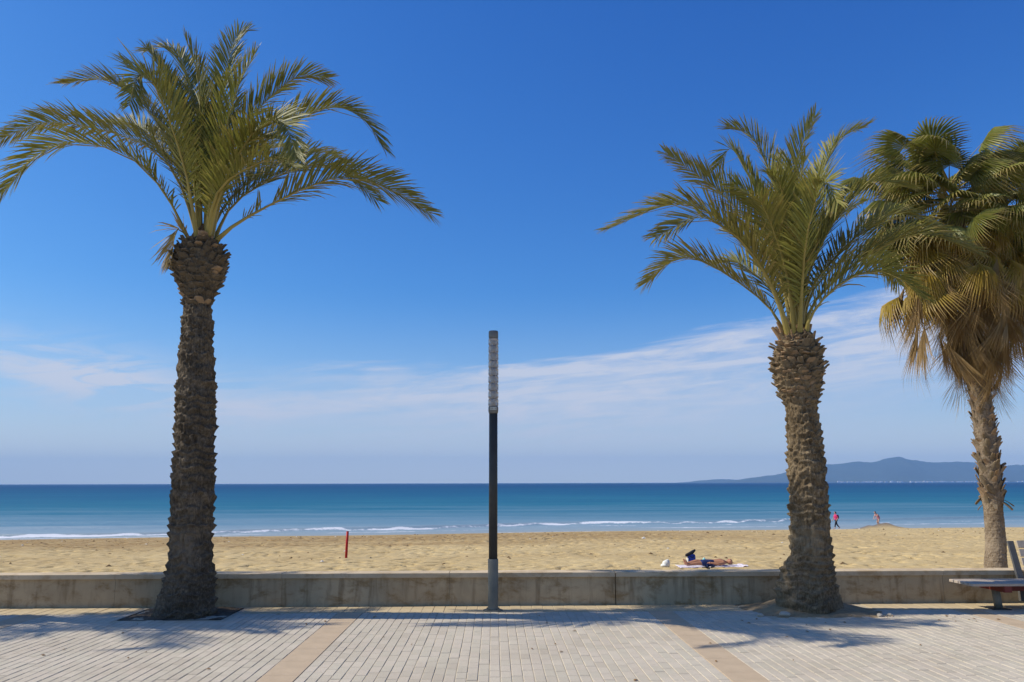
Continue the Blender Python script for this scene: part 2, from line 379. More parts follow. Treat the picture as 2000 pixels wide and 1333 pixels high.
tag(grid_obj('beach', xs, ys, sand_z(X, Y), sand_material(), attrs={'wet': wet, 'weed': np.clip(weed, 0, 1)}), kind='structure')

# wrack, shell and stick scraps strewn over the sand
dbm = MB(); rd = random.Random(12); qd = np.array([[rd.uniform(-42, 46), 30+46*rd.random()**1.2] for _ in range(900)])
for i in range(900):
    if i < 380: qd[i, 1] = shore_y(qd[i, 0]) - 6 - abs(rd.gauss(0, 9))
zq = sand_z(qd[:, 0], qd[:, 1])
for (x, y), z in zip(qd, zq):
    r = rd.uniform(.03, .10)*(1.6 if rd.random() < .1 else 1); h = r*rd.uniform(.25, .7); a = rd.uniform(0, 6.28); mi = 1 if rd.random() < .12 else 0
    vs = [(x+r*math.cos(a+k*1.257)*rd.uniform(.6, 1.5), y+r*math.sin(a+k*1.257)*rd.uniform(.5, 1.1), z-.01) for k in range(5)]
    dbm.add(vs+[(x, y, z+h)], [(k, (k+1) % 5, 5) for k in range(5)], mi)
tag(dbm.build('beach_debris', [simple('wrack_scraps', (0.16, 0.10, 0.045), 0.95, 0.4, 3), simple('shell_scraps', (0.62, 0.58, 0.5), 0.9)]), kind='stuff')

def water_material():
    q = NT('sea_water'); g = q.n('ShaderNodeNewGeometry').outputs['Position']
    off = q.attr('offshore').outputs['Fac']; foam = q.attr('foam').outputs['Fac']
    lg = q.math('LOGARITHM', q.math('MAXIMUM', off, 1.0), 10.0)           # 0 at 1 m, 1 at 10 m, 3 at 1 km
    mp = lambda s: q.n('ShaderNodeMapping', {'Vector': g, 'Scale': s}).outputs[0]
    band = q.noise(mp((0.0016, 0.010, 1)), 2.0, 5, 0.6, 0.4); band2 = q.noise(mp((0.02, 0.12, 1)), 1.0, 5, 0.65)
    lgv = q.math('ADD', lg, q.math('ADD', q.math('MULTIPLY', q.math('SUBTRACT', band, 0.5), 0.8), q.math('MULTIPLY', q.math('SUBTRACT', band2, 0.5), 1.0)))
    c = q.ramp(q.math('DIVIDE', lgv, 4.0), [(0.0, (0.28, 0.32, 0.32)), (0.25, (0.225, 0.310, 0.360)), (0.37, (0.130, 0.240, 0.310)),
                                           (0.50, (0.024, 0.145, 0.220)), (0.62, (0.013, 0.100, 0.190)), (0.78, (0.006, 0.055, 0.140))])
    w1 = q.noise(mp((0.35, 1.0, 1)), 0.9, 4, 0.6); w2 = q.noise(mp((0.5, 1.0, 1)), 5.0, 4, 0.6); w3 = q.noise(mp((0.12, 0.5, 1)), 0.16, 4, 0.6)
    nm = q.bump(w3, 1.0, 2.2); nm = q.bump(w1, 1.0, 0.45, nm); nm = q.bump(w2, 1.0, 0.10, nm)
    fn = q.noise(mp((0.6, 1, 1)), 2.6, 6, 0.75)
    fm = q.rng(q.math('ADD', foam, q.math('MULTIPLY', q.math('MULTIPLY', q.math('SUBTRACT', fn, 0.5), 1.2), q.math('MULTIPLY', foam, 3.0, True))), 0.34, 0.62)
    gl = q.n('ShaderNodeBsdfGlossy', {'Color': (0.9, 0.95, 1.0, 1), 'Roughness': 0.34, 'Normal': nm}); df = q.n('ShaderNodeBsdfDiffuse', {'Color': c, 'Normal': q.bump(w1, 0.6, 0.3)})
    water = q.n('ShaderNodeMixShader', {0: 0.07, 1: df.outputs[0], 2: gl.outputs[0]})
    white = q.bsdf((0.70, 0.71, 0.72), 0.9, Specular_IOR_Level=0.1)
    return q.end(q.n('ShaderNodeMixShader', {0: fm, 1: water.outputs[0], 2: white.outputs[0]}).outputs[0])
xs = np.concatenate([-np.geomspace(9500, 66, 32), np.arange(-65, 82, 0.3), np.geomspace(83, 9500, 32)])
ys = np.concatenate([np.linspace(66, 70, 4), np.arange(70.5, 118, 0.2), np.arange(118, 180, 0.8), np.geomspace(182, 10900, 60)])
X, Y = np.meshgrid(xs, ys); O = Y - shore_y(np.clip(X, -120, 140))
xc = np.clip(X, -90, 110)
oc = 11.0 + 0.15*xc + 1.2*np.sin(xc*0.075+1.0) + 0.6*np.sin(xc*0.23)
amp = 0.16 + 0.26*np.clip(vnoise(X/11.0, X*0+0.5, 31), 0, 1)
oc = np.maximum(oc, 3.5); u = (O-oc)/1.1
ridge = np.where(u < 0, np.exp(-(u/0.5)**2), np.exp(-(u/1.5)**2))*amp
sw = np.zeros_like(X)
for k, (o0, a) in enumerate(((24, 0.30), (37, 0.28), (55, 0.26), (78, 0.22), (104, 0.2))):
    uu = (O-o0-0.12*xc-1.5*np.sin(xc*0.05+k))/3.0; sw = sw + a*np.exp(-uu*uu)*vnoise(X/23.0+k*5, X*0, 40+k)
near = np.clip((320-O)/200, 0, 1)*np.clip((20-np.abs(X)/20), 0, 1)
ripple = (fbm(X/3.5, Y/1.4, 3, 51)*0.10 + fbm(X/1.2, Y/0.6, 2, 61)*0.04)*np.clip(O/6, 0.05, 1)*near
Z = -3.0 + (ridge + sw)*near + ripple
patch = np.clip((vnoise(X/9.0, X*0+3.3, 77)*.6+vnoise(X/2.3, X*0+4.3, 87)*.4-0.32)*2.4, 0, 1)
oj = oc+(vnoise(X/1.6, X*0+.7, 91)-.5)*0.9
foam = np.clip(np.exp(-((O-oj+0.45)/np.where(O < oj-0.45, 0.55, 0.26))**2)*(0.46+0.64*patch)*np.clip((43-X)/4, 0.25, 1), 0, 1)
o2 = oc*0.45 + 0.7*np.sin(xc*0.11+2)
foam = np.maximum(foam, 0.62*np.exp(-((O-o2)/0.45)**2)*np.clip((vnoise(X/6.0, X*0+9.1, 78)-0.2)*2.0, 0, 1))
foam = np.maximum(foam, 0.55*np.exp(-((O-0.25)/0.35)**2)*np.clip((vnoise(X/5.0, X*0+1.7, 79)-0.3)*2, 0, 1))
foam = np.maximum(foam, 0.42*np.clip(1-np.abs(O-oc*0.72)/(oc*0.25), 0, 1)*vnoise(X/1.9, Y/0.8, 80)*1.3)
tag(grid_obj('sea', xs, ys, Z, water_material(), attrs={'offshore': O, 'foam': foam}), kind='structure')

def far_range(name, prof, y0, depth, seed):
    px = np.array([p[0] for p in prof], float); pz = np.array([p[1] for p in prof], float)
    xs = np.linspace(px[0], px[-1], 220); ys = np.linspace(y0-depth, y0+depth*0.6, 26)
    X, Y = np.meshgrid(xs, ys); top = np.interp(X, px, pz)
    t = np.clip(1-np.abs(Y-y0)/np.where(Y < y0, depth, depth*0.6), 0, 1)
    rid = np.abs(fbm(X/900, Y/1400, 4, seed))*2
    Z = top*(t**0.8)*(1-0.55*rid*(1-t)*2*(t > 0)) + fbm(X/110, Y/140, 4, seed+3)*42*t*np.clip(top/120, 0, 1) - 6
    tag(grid_obj(name, xs, ys, Z, M['hill']), kind='structure')
HK = 0.6                                               # the range stands about nine kilometres off
far_range('hills', [(x*HK, z*HK) for x, z in [(4100,0),(4792,114),(5322,187),(6009,324),(6503,369),(6883,396),(7190,442),(7382,479),(7529,428),(7831,404),(8056,380),(8589,388),(8817,386),(9342,312),(9724,320),(10600,360),(11500,300),(12600,220),(13800,120),(15000,0)]], 9000, 1000, 5)
far_range('hills_beyond', [(x*0.473, z*0.473) for x, z in [(4700,0),(5200,34),(5500,70),(5821,100),(6477,90),(7300,80),(8600,60),(9800,0)]], 10400, 400, 11)
mb = MB(); rt = random.Random(4)
for i in range(260):
    x = rt.uniform(3300, 6300); y = 7930 + rt.uniform(-30, 40); w = rt.uniform(6, 28); h = rt.uniform(5, 10) * (1.6 if rt.random() < 0.12 else 1)
    mb.box(x, x+w, y, y+12, -5, h-3)
tag(mb.build('far_town', M['town']), 'pale far-off seaside town along the foot of the hills', 'town', kind='stuff')

hz = MB(); hz.box(-9600, 9600, -80, 11000, -14, 330); hzo = hz.build('haze', [])
q = NT('haze_air'); vol = q.n('ShaderNodeVolumePrincipled', {'Color': (0.33, 0.60, 1.0), 'Density': HAZE, 'Anisotropy': 0.0}); q.t.links.new(vol.outputs[0], q.out.inputs[1])
hzo.data.materials.append(q.m); tag(hzo, kind='stuff')

# ------------------------------------------------------------------ promenade: bed, pavers, bands, border
WALL_Y = 12.0
bed = MB(); bed.box(-60, 60, -60, WALL_Y+0.02, -0.6, -0.005)
bed = tag(bed.build('promenade', M['joint']), kind='structure')
BANDS = [-10.19, -6.05, -1.91, 2.23, 6.37, 10.51]
PITS = [(-4.76, -3.46, 10.90, 11.90), (3.50, 5.10, 10.86, 11.97), (-11.9, -10.6, 10.90, 11.90)]
PW, PL, BW = 0.1, 0.24, 0.33
def in_pit(x0, x1, y0, y1):
    return any(x0 < b-0.01 and x1 > a+0.01 and y0 < d-0.01 and y1 > c+0.01 for a, b, c, d in PITS)
rp = random.Random(3); near_cells = []; far_cells = []
edges = [-14.33] + BANDS + [14.65]
for k in range(len(edges)-1):
    a = edges[k] + BW/2; b = edges[k+1] - BW/2; n = round((b-a)/PW); w = (b-a)/n
    for i in range(n):
        x0 = a + i*w; y = 3.0 - rp.random()*PL
        while y < 11.40:
            y1 = min(y+PL, 11.40)
            if y1-y > 0.05 and not in_pit(x0, x0+w, y, y1):
                seen = abs(x0-0.1) < 4.9 and y > 7.0
                (near_cells if seen and y < 7.95 else far_cells).append((x0, x0+w, y, y1))
            y = y1
near_cells.sort(key=lambda c: c[2]); far_cells += near_cells[300:]; near_cells = near_cells[:300]
g = 0.0028
meshes = []
wref = 0.0992
for v in range(5):
    m_ = MB(); m_.box(-wref/2+g, wref/2-g, -PL/2+.0042, PL/2-.0042, -0.03, 0.0, 0.004); meshes.append(m_.mesh('paver', M['paver']))
for c in near_cells:
    o = mesh_obj('paver', meshes[rp.randrange(5)], bed, ((c[0]+c[1])/2, (c[2]+c[3])/2, rp.uniform(-0.0025, 0.002)))
    o.scale = ((c[1]-c[0])/wref, (c[3]-c[2])/PL, 1); o.rotation_euler = (rp.uniform(-.004, .004), rp.uniform(-.008, .008), rp.uniform(-.004, .004))
fm = MB(); tints = []
for c in far_cells:
    dz = rp.uniform(-0.0025, 0.002); jx = rp.uniform(-.001, .001); fm.box(c[0]+g+jx, c[1]-g+jx, c[2]+.0042, c[3]-.0042, -0.03, dz, 0.004)
    tints += [min(1, max(0, rp.gauss(.5, .28)))]*10
fo = fm.build('paver_field', M['paver_f'], bed); at = fo.data.attributes.new('tint', 'FLOAT', 'FACE'); at.data.foreach_set('value', np.array(tints, dtype=np.float32)); tag(fo, kind='stuff')
bm_ = MB(); bm_.box(-BW/2+g, BW/2-g, -0.3+g, 0.3-g, -0.03, 0, 0.003); band_me = bm_.mesh('band_slab', M['band'])
for bx_ in BANDS[1:5]:
    y = 3.3
    while y < 11.3:
        if not in_pit(bx_-BW/2, bx_+BW/2, y-.3, y+.3):
            o = mesh_obj('band_slab', band_me, bed, (bx_, min(y, 11.1), 0.0006+rp.uniform(-.001, .001)))
        y += 0.6
bm_ = MB(); bm_.box(-0.15/2+g, 0.15/2-g, -0.29, 0.29, -0.03, 0, 0.003); border_me = bm_.mesh('border_slab', M['border'])
x = -9.0
while x < 9.6:
    if not in_pit(x-.075, x+.075, 11.4, 12.0): mesh_obj('border_slab', border_me, bed, (x, 11.695, rp.uniform(-.002, .002)))
    x += 0.15
# leaf litter and specks on the paving
for i in range(46):
    x = rp.uniform(-4.6, 5.2); y = 7.3 + 4.0*rp.random()**0.8
    if i < 18: x = rp.uniform(3.0, 6.5); y = rp.uniform(10.2, 10.95)
    s = rp.uniform(0.012, 0.035)
    m_ = MB(); m_.add([(-s, -s*.3, .004), (0, -s*.5, .010), (s, -s*.1, .005), (s*.6, s*.4, .011), (-s*.5, s*.45, .006), (0, 0, 0.016)], [(0,1,5),(1,2,5),(2,3,5),(3,4,5),(4,0,5)])
    o = m_.build('dry_leaf', M['litter'], bed, loc=(x, y, 0.0)); o.rotation_euler = (0, 0, rp.uniform(0, 6.28))

# ------------------------------------------------------------------ low sea wall
wall = empty('sea_wall', (0, WALL_Y, 0)); tag(wall, 'low stained concrete wall with flat coping between promenade and beach', 'wall')
JX = [-21.8, -19.45, -17.1, -14.75, -12.4, -10.0, -7.65, -5.3, -2.98, -0.63, 1.72, 4.07, 6.42, 8.77, 11.1, 13.5, 15.9, 18.2, 20.5]
for i in range(len(JX)-1):
    a, b = JX[i], JX[i+1]; ga = 0.007 if a == 1.72 else 0.0015; gb = 0.007 if b == 1.72 else 0.0015
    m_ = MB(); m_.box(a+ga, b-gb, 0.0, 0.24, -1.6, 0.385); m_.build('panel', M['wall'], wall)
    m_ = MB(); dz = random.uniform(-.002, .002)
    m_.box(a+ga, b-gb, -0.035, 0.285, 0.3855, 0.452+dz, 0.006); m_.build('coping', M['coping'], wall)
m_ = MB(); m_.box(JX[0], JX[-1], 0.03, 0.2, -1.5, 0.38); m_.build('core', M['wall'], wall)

# ------------------------------------------------------------------ date palms
FRW = []; FRE = []
FRW = [
     [(-0.53, -0.13, 0.65), (-1.05, -0.23, 1.17), (-1.77, -0.32, 1.35), (-2.29, -0.41, 1.08), (-2.65, -0.5, 0.5)] ,
     [(-0.5, 0.18, 1.01), (-1.04, 0.32, 1.58), (-1.86, 0.45, 1.89), (-2.75, 0.58, 2.06), (-3.64, 0.7, 1.76)] ,
     [(-0.45, 0.2, 1.13), (-0.91, 0.37, 1.94), (-1.44, 0.52, 2.5), (-2.03, 0.66, 2.82), (-2.68, 0.8, 2.81)] ,
     [(-0.58, 0.55, 1.2), (-1.16, 1.0, 1.87), (-1.7, 1.41, 2.37), (-2.47, 1.8, 2.64)] ,
     [(-0.29, 0.09, 1.38), (-0.61, 0.17, 2.22), (-0.88, 0.23, 2.78), (-1.17, 0.3, 3.18)] ,
     [(-0.22, 0.25, 1.52), (-0.45, 0.46, 2.44), (-0.74, 0.65, 3.12), (-1.09, 0.83, 3.46), (-1.52, 1.0, 3.49)] ,
     [(-0.11, -0.48, 0.8), (-0.19, -0.87, 1.31), (-0.29, -1.23, 1.74), (-0.39, -1.57, 1.74), (-0.32, -1.9, 1.15)] ,
     [(-0.17, -0.18, 1.12), (-0.35, -0.33, 1.69), (-0.66, -0.47, 2.16), (-1.07, -0.6, 2.44)] ,
     [(-0.07, -0.12, 1.22), (-0.08, -0.22, 1.96), (-0.14, -0.31, 2.49), (-0.29, -0.4, 2.92)] ,
     [(0.01, 0.13, 1.32), (0.08, 0.23, 2.29), (0.11, 0.32, 3.03), (0.18, 0.41, 3.45), (0.33, 0.5, 3.6)] ,
     [(0.18, -0.22, 1.04), (0.38, -0.39, 1.6), (0.57, -0.55, 2.13), (0.83, -0.7, 2.54)] ,
     [(0.17, 0.1, 1.02), (0.41, 0.18, 1.79), (0.75, 0.26, 2.31), (1.17, 0.33, 2.73), (1.64, 0.4, 2.74)] ,
     [(0.33, -0.13, 0.79), (0.8, -0.24, 1.32), (1.34, -0.33, 1.71), (1.91, -0.43, 1.86), (2.36, -0.51, 1.63), (2.68, -0.6, 1.16)] ,
     [(0.4, -0.51, 0.58), (0.79, -0.92, 1.03), (1.16, -1.3, 1.19), (1.53, -1.65, 1.06), (1.81, -2.0, 0.46)] ,
     [(0.18, 0.46, 0.76), (0.5, 0.83, 1.31), (0.94, 1.17, 1.76), (1.35, 1.49, 1.98), (1.62, 1.8, 1.96)] ,
     [(0.29, 0.23, 0.57), (0.67, 0.41, 1.0), (1.2, 0.58, 1.33), (1.78, 0.74, 1.4), (2.38, 0.9, 0.93)] ,
     [(0.45, -0.1, 0.18), (1.09, -0.18, 0.53), (1.92, -0.26, 0.86), (2.62, -0.33, 0.73), (3.34, -0.4, 0.28)] ,
     [(-0.31, -0.08, 0.15), (-0.36, -0.14, -0.04), (-0.36, -0.2, -0.38)] ,
     [(-0.3, 0.4, 1.43), (-0.61, 0.72, 2.3), (-0.87, 1.02, 2.92), (-1.07, 1.3, 3.18)] ,
     [(0.25, -0.4, 0.76), (0.6, -0.72, 1.04), (0.97, -1.02, 1.12), (1.32, -1.3, 1.0)] ,
     [(0.34, -0.52, 0.51), (0.81, -0.94, 0.69), (1.32, -1.33, 0.7), (1.75, -1.7, 0.43)] ,
     [(-0.38, 0.49, 1.17), (-0.74, 0.89, 1.71), (-1.17, 1.25, 2.18), (-1.63, 1.6, 2.41)] ,
     [(-0.02, 0.58, 0.95), (0.13, 1.05, 1.51), (0.39, 1.49, 2.01), (0.74, 1.9, 2.27)] ,
     [(0.01, -0.06, 1.24), (0.11, -0.11, 1.87), (0.19, -0.16, 2.21), (0.28, -0.2, 2.37)] ,
]
FRE = [
     [(-0.32, -0.1, 0.56), (-0.68, -0.18, 1.17), (-1.24, -0.26, 1.73), (-1.87, -0.33, 1.79), (-2.75, -0.4, 1.42)] ,
     [(-0.16, 0.1, 0.9), (-0.42, 0.18, 1.48), (-0.82, 0.26, 2.11), (-1.25, 0.33, 2.51), (-1.71, 0.4, 2.89)] ,
     [(-0.37, -0.33, 0.47), (-0.7, -0.6, 0.9), (-1.12, -0.84, 1.25), (-1.64, -1.08, 1.36), (-2.26, -1.3, 1.02)] ,
     [(-0.3, 0.15, 0.39), (-0.78, 0.28, 0.87), (-1.35, 0.39, 1.23), (-1.72, 0.5, 1.16), (-2.03, 0.6, 0.89)] ,
     [(-0.04, 0.25, 1.0), (-0.15, 0.46, 1.91), (-0.32, 0.65, 2.53), (-0.55, 0.83, 3.14), (-0.73, 1.0, 2.92)] ,
     [(-0.04, 0.05, 1.11), (-0.11, 0.09, 1.95), (-0.25, 0.13, 2.64), (-0.47, 0.17, 3.1), (-0.81, 0.2, 3.24)] ,
     [(-0.0, -0.09, 1.01), (0.04, -0.17, 1.89), (0.12, -0.23, 2.59), (0.37, -0.3, 3.19)] ,
     [(0.19, 0.15, 1.08), (0.46, 0.28, 2.05), (0.78, 0.39, 2.75), (1.09, 0.5, 3.19), (1.55, 0.6, 3.44)] ,
     [(-0.06, -0.51, 0.65), (-0.13, -0.92, 1.14), (-0.12, -1.3, 1.56), (-0.12, -1.65, 1.66), (-0.14, -2.0, 1.25)] ,
     [(0.15, -0.13, 0.74), (0.47, -0.23, 1.45), (0.81, -0.32, 1.91), (1.13, -0.41, 2.14), (1.58, -0.5, 2.01)] ,
     [(0.26, 0.08, 0.63), (0.73, 0.14, 1.2), (1.24, 0.19, 1.62), (1.78, 0.25, 1.88), (2.44, 0.3, 1.66)] ,
     [(0.18, -0.15, 0.36), (0.6, -0.28, 0.8), (1.1, -0.39, 1.15), (1.67, -0.5, 1.34), (2.38, -0.6, 1.06)] ,
     [(0.13, -0.25, 0.21), (0.38, -0.46, 0.54), (0.76, -0.65, 0.74), (1.09, -0.83, 0.66), (1.35, -1.0, 0.3)] ,
     [(0.38, 0.41, 0.61), (0.88, 0.73, 1.13), (1.47, 1.04, 1.46), (2.02, 1.32, 1.4), (2.38, 1.6, 1.11)] ,
     [(-0.24, -0.43, 0.73), (-0.51, -0.78, 1.25), (-0.77, -1.1, 1.56), (-1.04, -1.4, 1.57)] ,
     [(0.12, 0.31, 1.12), (0.23, 0.55, 2.01), (0.28, 0.78, 2.73), (0.24, 1.0, 3.11)] ,
     [(-0.17, -0.37, 0.93), (-0.3, -0.67, 1.59), (-0.46, -0.94, 1.93), (-0.72, -1.2, 1.95)] ,
     [(-0.04, -0.22, 0.97), (-0.03, -0.39, 1.75), (-0.0, -0.55, 2.21), (0.03, -0.7, 2.4)] ,
     [(-0.15, -0.22, 0.85), (-0.39, -0.39, 1.43), (-0.7, -0.55, 1.82), (-1.04, -0.7, 2.01)] ,
     [(0.14, -0.06, 0.82), (0.36, -0.11, 1.39), (0.62, -0.16, 1.83), (0.91, -0.2, 2.15)] ,
     [(0.26, 0.43, 1.08), (0.57, 0.78, 1.87), (0.84, 1.1, 2.6), (1.1, 1.4, 3.09)] ,
     [(0.32, 0.52, 0.97), (0.76, 0.94, 1.64), (1.22, 1.33, 2.13), (1.69, 1.7, 2.4)] ,
     [(0.02, 0.46, 0.82), (-0.12, 0.83, 1.4), (-0.3, 1.17, 1.78), (-0.55, 1.5, 1.99)] ,
     [(-0.0, 0.28, 0.94), (-0.11, 0.5, 1.68), (-0.29, 0.7, 2.16), (-0.52, 0.9, 2.44)] ,
     [(0.3, 0.31, 0.95), (0.7, 0.55, 1.6), (1.13, 0.78, 2.09), (1.59, 1.0, 2.31)] ,
     [(-0.09, 0.37, 0.57), (-0.3, 0.67, 1.01), (-0.53, 0.94, 1.32), (-0.8, 1.2, 1.36)] ,
]
def spline(P, n):
    P = [Vector(p) for p in P]; Q = [P[0]*2-P[1]] + P + [P[-1]*2-P[-2]]; out = []
    segs = len(P)-1
    for i in range(n+1):
        t = i/n*segs; k = min(int(t), segs-1); u = t-k
        a, b, c, d = Q[k], Q[k+1], Q[k+2], Q[k+3]
        out.append(0.5*((2*b)+(c-a)*u+(2*a-5*b+4*c-d)*u*u+(3*b-a-3*c+d)*u**3))
    d = [0]
    for i in range(n): d.append(d[-1]+(out[i+1]-out[i]).length)
    return out, d
def frond_mesh(name, pts, rnd, dry=0.0, dens=38.0):
    n = 40; cur, dist = spline(pts, n); Ltot = dist[-1]
    tip = cur[-1]-cur[0]; rad = Vector((tip.x, tip.y, 0))
    if rad.length < 0.2: rad = Vector((rnd.uniform(-1, 1), rnd.uniform(-1, 1), 0))
    rad.normalize(); S0 = rad.cross(Vector((0, 0, 1))).normalized()
    roll0 = rnd.uniform(-0.35, 0.35); roll1 = rnd.uniform(-1.0, 1.0)
    def frame(s):
        s = max(0, min(s, Ltot*0.9999)); k = 0
        while dist[k+1] < s: k += 1
        u = (s-dist[k])/(dist[k+1]-dist[k]); p = cur[k].lerp(cur[k+1], u)
        T = (cur[min(k+2, n)]-cur[max(k-1, 0)]).normalized()
        S = (S0 - T*S0.dot(T)).normalized(); Nn = S.cross(T)
        if Nn.z < 0 and abs(T.z) < 0.7: pass
        w = roll0 + roll1*(s/Ltot)**1.5; S2 = S*math.cos(w)+Nn*math.sin(w); return p, T, S2, S2.cross(T)
    mb = MB(); tint = []
    # rachis: broad leaf stalk thinning to the tip
    ss = [0, .05, .12, .2, .3, .42, .55, .7, .85, 1.0]; wd = [.062, .044, .030, .023, .018, .014, .011, .008, .005, .002]
    mb.tube([frame(x*Ltot)[0] for x in ss], wd, 6, 1, 0.75)
    tint += [min(1, dry)]*len(mb.f)
    cnt = int(Ltot*dens)
    for side in (-1, 1):
        for i in range(cnt):
            f = 0.17 + 0.825*((i+rnd.random()*0.7)/cnt); s = f*Ltot
            if f < .30 and rnd.random() < .45: continue
            p, T, S, Nn = frame(s)
            L = (0.16+0.36*min(1, (f-0.14)/0.25))*(1.0 if f < 0.65 else 1.0-0.62*((f-0.65)/0.35)**1.3)*rnd.uniform(0.92, 1.2)*min(1.12, 0.6+Ltot/5.5)
            ang = R(55-30*f+rnd.uniform(-7, 7)) if f > 0.28 else R(48+rnd.uniform(-14, 14))
            vv = R(rnd.choice((12, 26, 38))+rnd.uniform(-8, 8))
            D = (T*math.cos(ang)+(S*side*math.cos(vv)+Nn*math.sin(vv))*math.sin(ang)).normalized()
            W = D.cross(Nn*math.cos(vv)-S*side*math.sin(vv)); W.normalize()
            tw = rnd.uniform(-0.5, 0.5); W = (W*math.cos(tw)+D.cross(W)*math.sin(tw))
            g = Vector((0, 0, -1)); dr = L*rnd.uniform(0.04, 0.22)
            w = rnd.uniform(0.0085, 0.0125)*(1.0 if f < .8 else .8)
            a = p; b = p+D*L*0.35+g*dr*0.06; c = p+D*L*0.72+g*dr*0.42; e = p+D*L*0.97+g*dr
            mb.add([a-W*w*.5, a+W*w*.5, b-W*w, b+W*w, c-W*w*.75, c+W*w*.75, e], [(0,1,3,2),(2,3,5,4),(4,5,6)], 0)
            base = dry + (0.10*rnd.random() if rnd.random() < .82 else 0.45*rnd.random())
            tint += [min(1, base), min(1, base+.04), min(1, base+rnd.choice((0.1, 0.1, 0.45)))]
    me = mb.mesh(name, [M['frond'], M['rachis']])
    at = me.attributes.new('tint', 'FLOAT', 'FACE'); at.data.foreach_set('value', np.array(tint, dtype=np.float32))
    return me
def trunk_mesh(prof, period, count, amp, mats, seed, flare=None, smooth_below=-1, fib=0.017, nth=150, dz=0.0125):
    """prof: (z, x, y, r). Leaf scars run round it in staggered rows whose upper rims stand proud."""
    z = np.arange(prof[0][0], prof[-1][0]+1e-6, dz); th = np.linspace(0, 2*np.pi, nth, endpoint=False)
    pz = [p[0] for p in prof]; px = np.interp(z, pz, [p[1] for p in prof]); py = np.interp(z, pz, [p[2] for p in prof]); pr = np.interp(z, pz, [p[3] for p in prof])
    k = np.ones(9)/9
    pr = np.convolve(np.pad(pr, 4, 'edge'), k, 'valid')
    T, Zg = np.meshgrid(th, z)
    ct, st = np.cos(T), np.sin(T)
    wob = (vnoise(ct*2.3+5+seed, st*2.3+Zg*1.7, seed)-0.5)*0.7 + (vnoise(ct*5+9, st*5+Zg*3, seed+2)-0.5)*0.35
    row = Zg/period + wob*0.9 + 0.55*np.sin(Zg*3.1+seed) + 0.35*np.sin(Zg*7.7+seed*2)
    ri = np.floor(row); fz = row-ri
    hsh = lambda a, k: np.modf(np.abs(np.sin(a*12.9898+k*78.233+seed)*43758.5453))[0]
    cnt = np.floor(count*(0.72+0.6*hsh(ri, 1)))
    col = T/(2*np.pi)*cnt + hsh(ri, 2)*7.0; ci = np.floor(col) % cnt; fc = col-np.floor(col)
    lat = 1-np.abs(fc-0.5)*2
    rim = 0.84 - 0.13*(1-lat)**1.5                                         # rim dips towards the scar's sides
    up = np.clip(fz/np.maximum(rim, .1), 0, 1)**1.6; down = np.clip((fz-rim)/0.10, 0, 1)
    strength = 0.40 + 0.75*hsh(ri*3.1+ci*1.7, 3) + 0.5*(hsh(ri, 5)-.5)
    d = (up*(1-down))*strength*(0.78+0.22*np.clip(lat*2.2, 0, 1))
    fibn = (vnoise(T*26, Zg*7, seed+11)-0.5)*fib*1.3 + (vnoise(ct*9+st*7, Zg*28, seed+12)-0.5)*fib
    lowfade = np.clip((Zg-smooth_below)/0.15, 0, 1) if smooth_below > 0 else 1.0
    chunk = (vnoise(ct*pr[:, None]*22+4, st*pr[:, None]*22+Zg*17, seed+21)-0.5)*fib*2.6
    rr = pr[:, None] + amp*(d-0.3)*lowfade*np.clip((pr[:, None]-.10)/.15, .2, 1.1) + fibn + chunk
    if flare is not None: rr = rr + flare(T, Zg)
    co = np.stack([px[:, None]+rr*ct, py[:, None]+rr*st, Zg], -1).reshape(-1, 3).astype(np.float32)
    ny, nx = Zg.shape
    i = np.arange(nx); j = np.arange(ny-1); I, J = np.meshgrid(i, j); I2 = (I+1) % nx
    quads = np.stack([J*nx+I, J*nx+I2, (J+1)*nx+I2, (J+1)*nx+I], -1).reshape(-1, 4).astype(np.int32)
    me = bpy.data.meshes.new('trunk'); me.vertices.add(len(co)); me.vertices.foreach_set('co', co.ravel())
    me.loops.add(quads.size); me.loops.foreach_set('vertex_index', quads.ravel())
    me.polygons.add(len(quads)); me.polygons.foreach_set('loop_start', np.arange(0, quads.size, 4, dtype=np.int32)); me.update(calc_edges=True)
    me.polygons.foreach_set('use_smooth', np.ones(len(quads), dtype=bool))
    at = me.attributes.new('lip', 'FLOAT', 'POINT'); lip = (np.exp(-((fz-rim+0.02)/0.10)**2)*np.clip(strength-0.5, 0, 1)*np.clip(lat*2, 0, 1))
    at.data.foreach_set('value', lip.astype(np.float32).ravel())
    me.materials.append(mats); me.validate(); return me
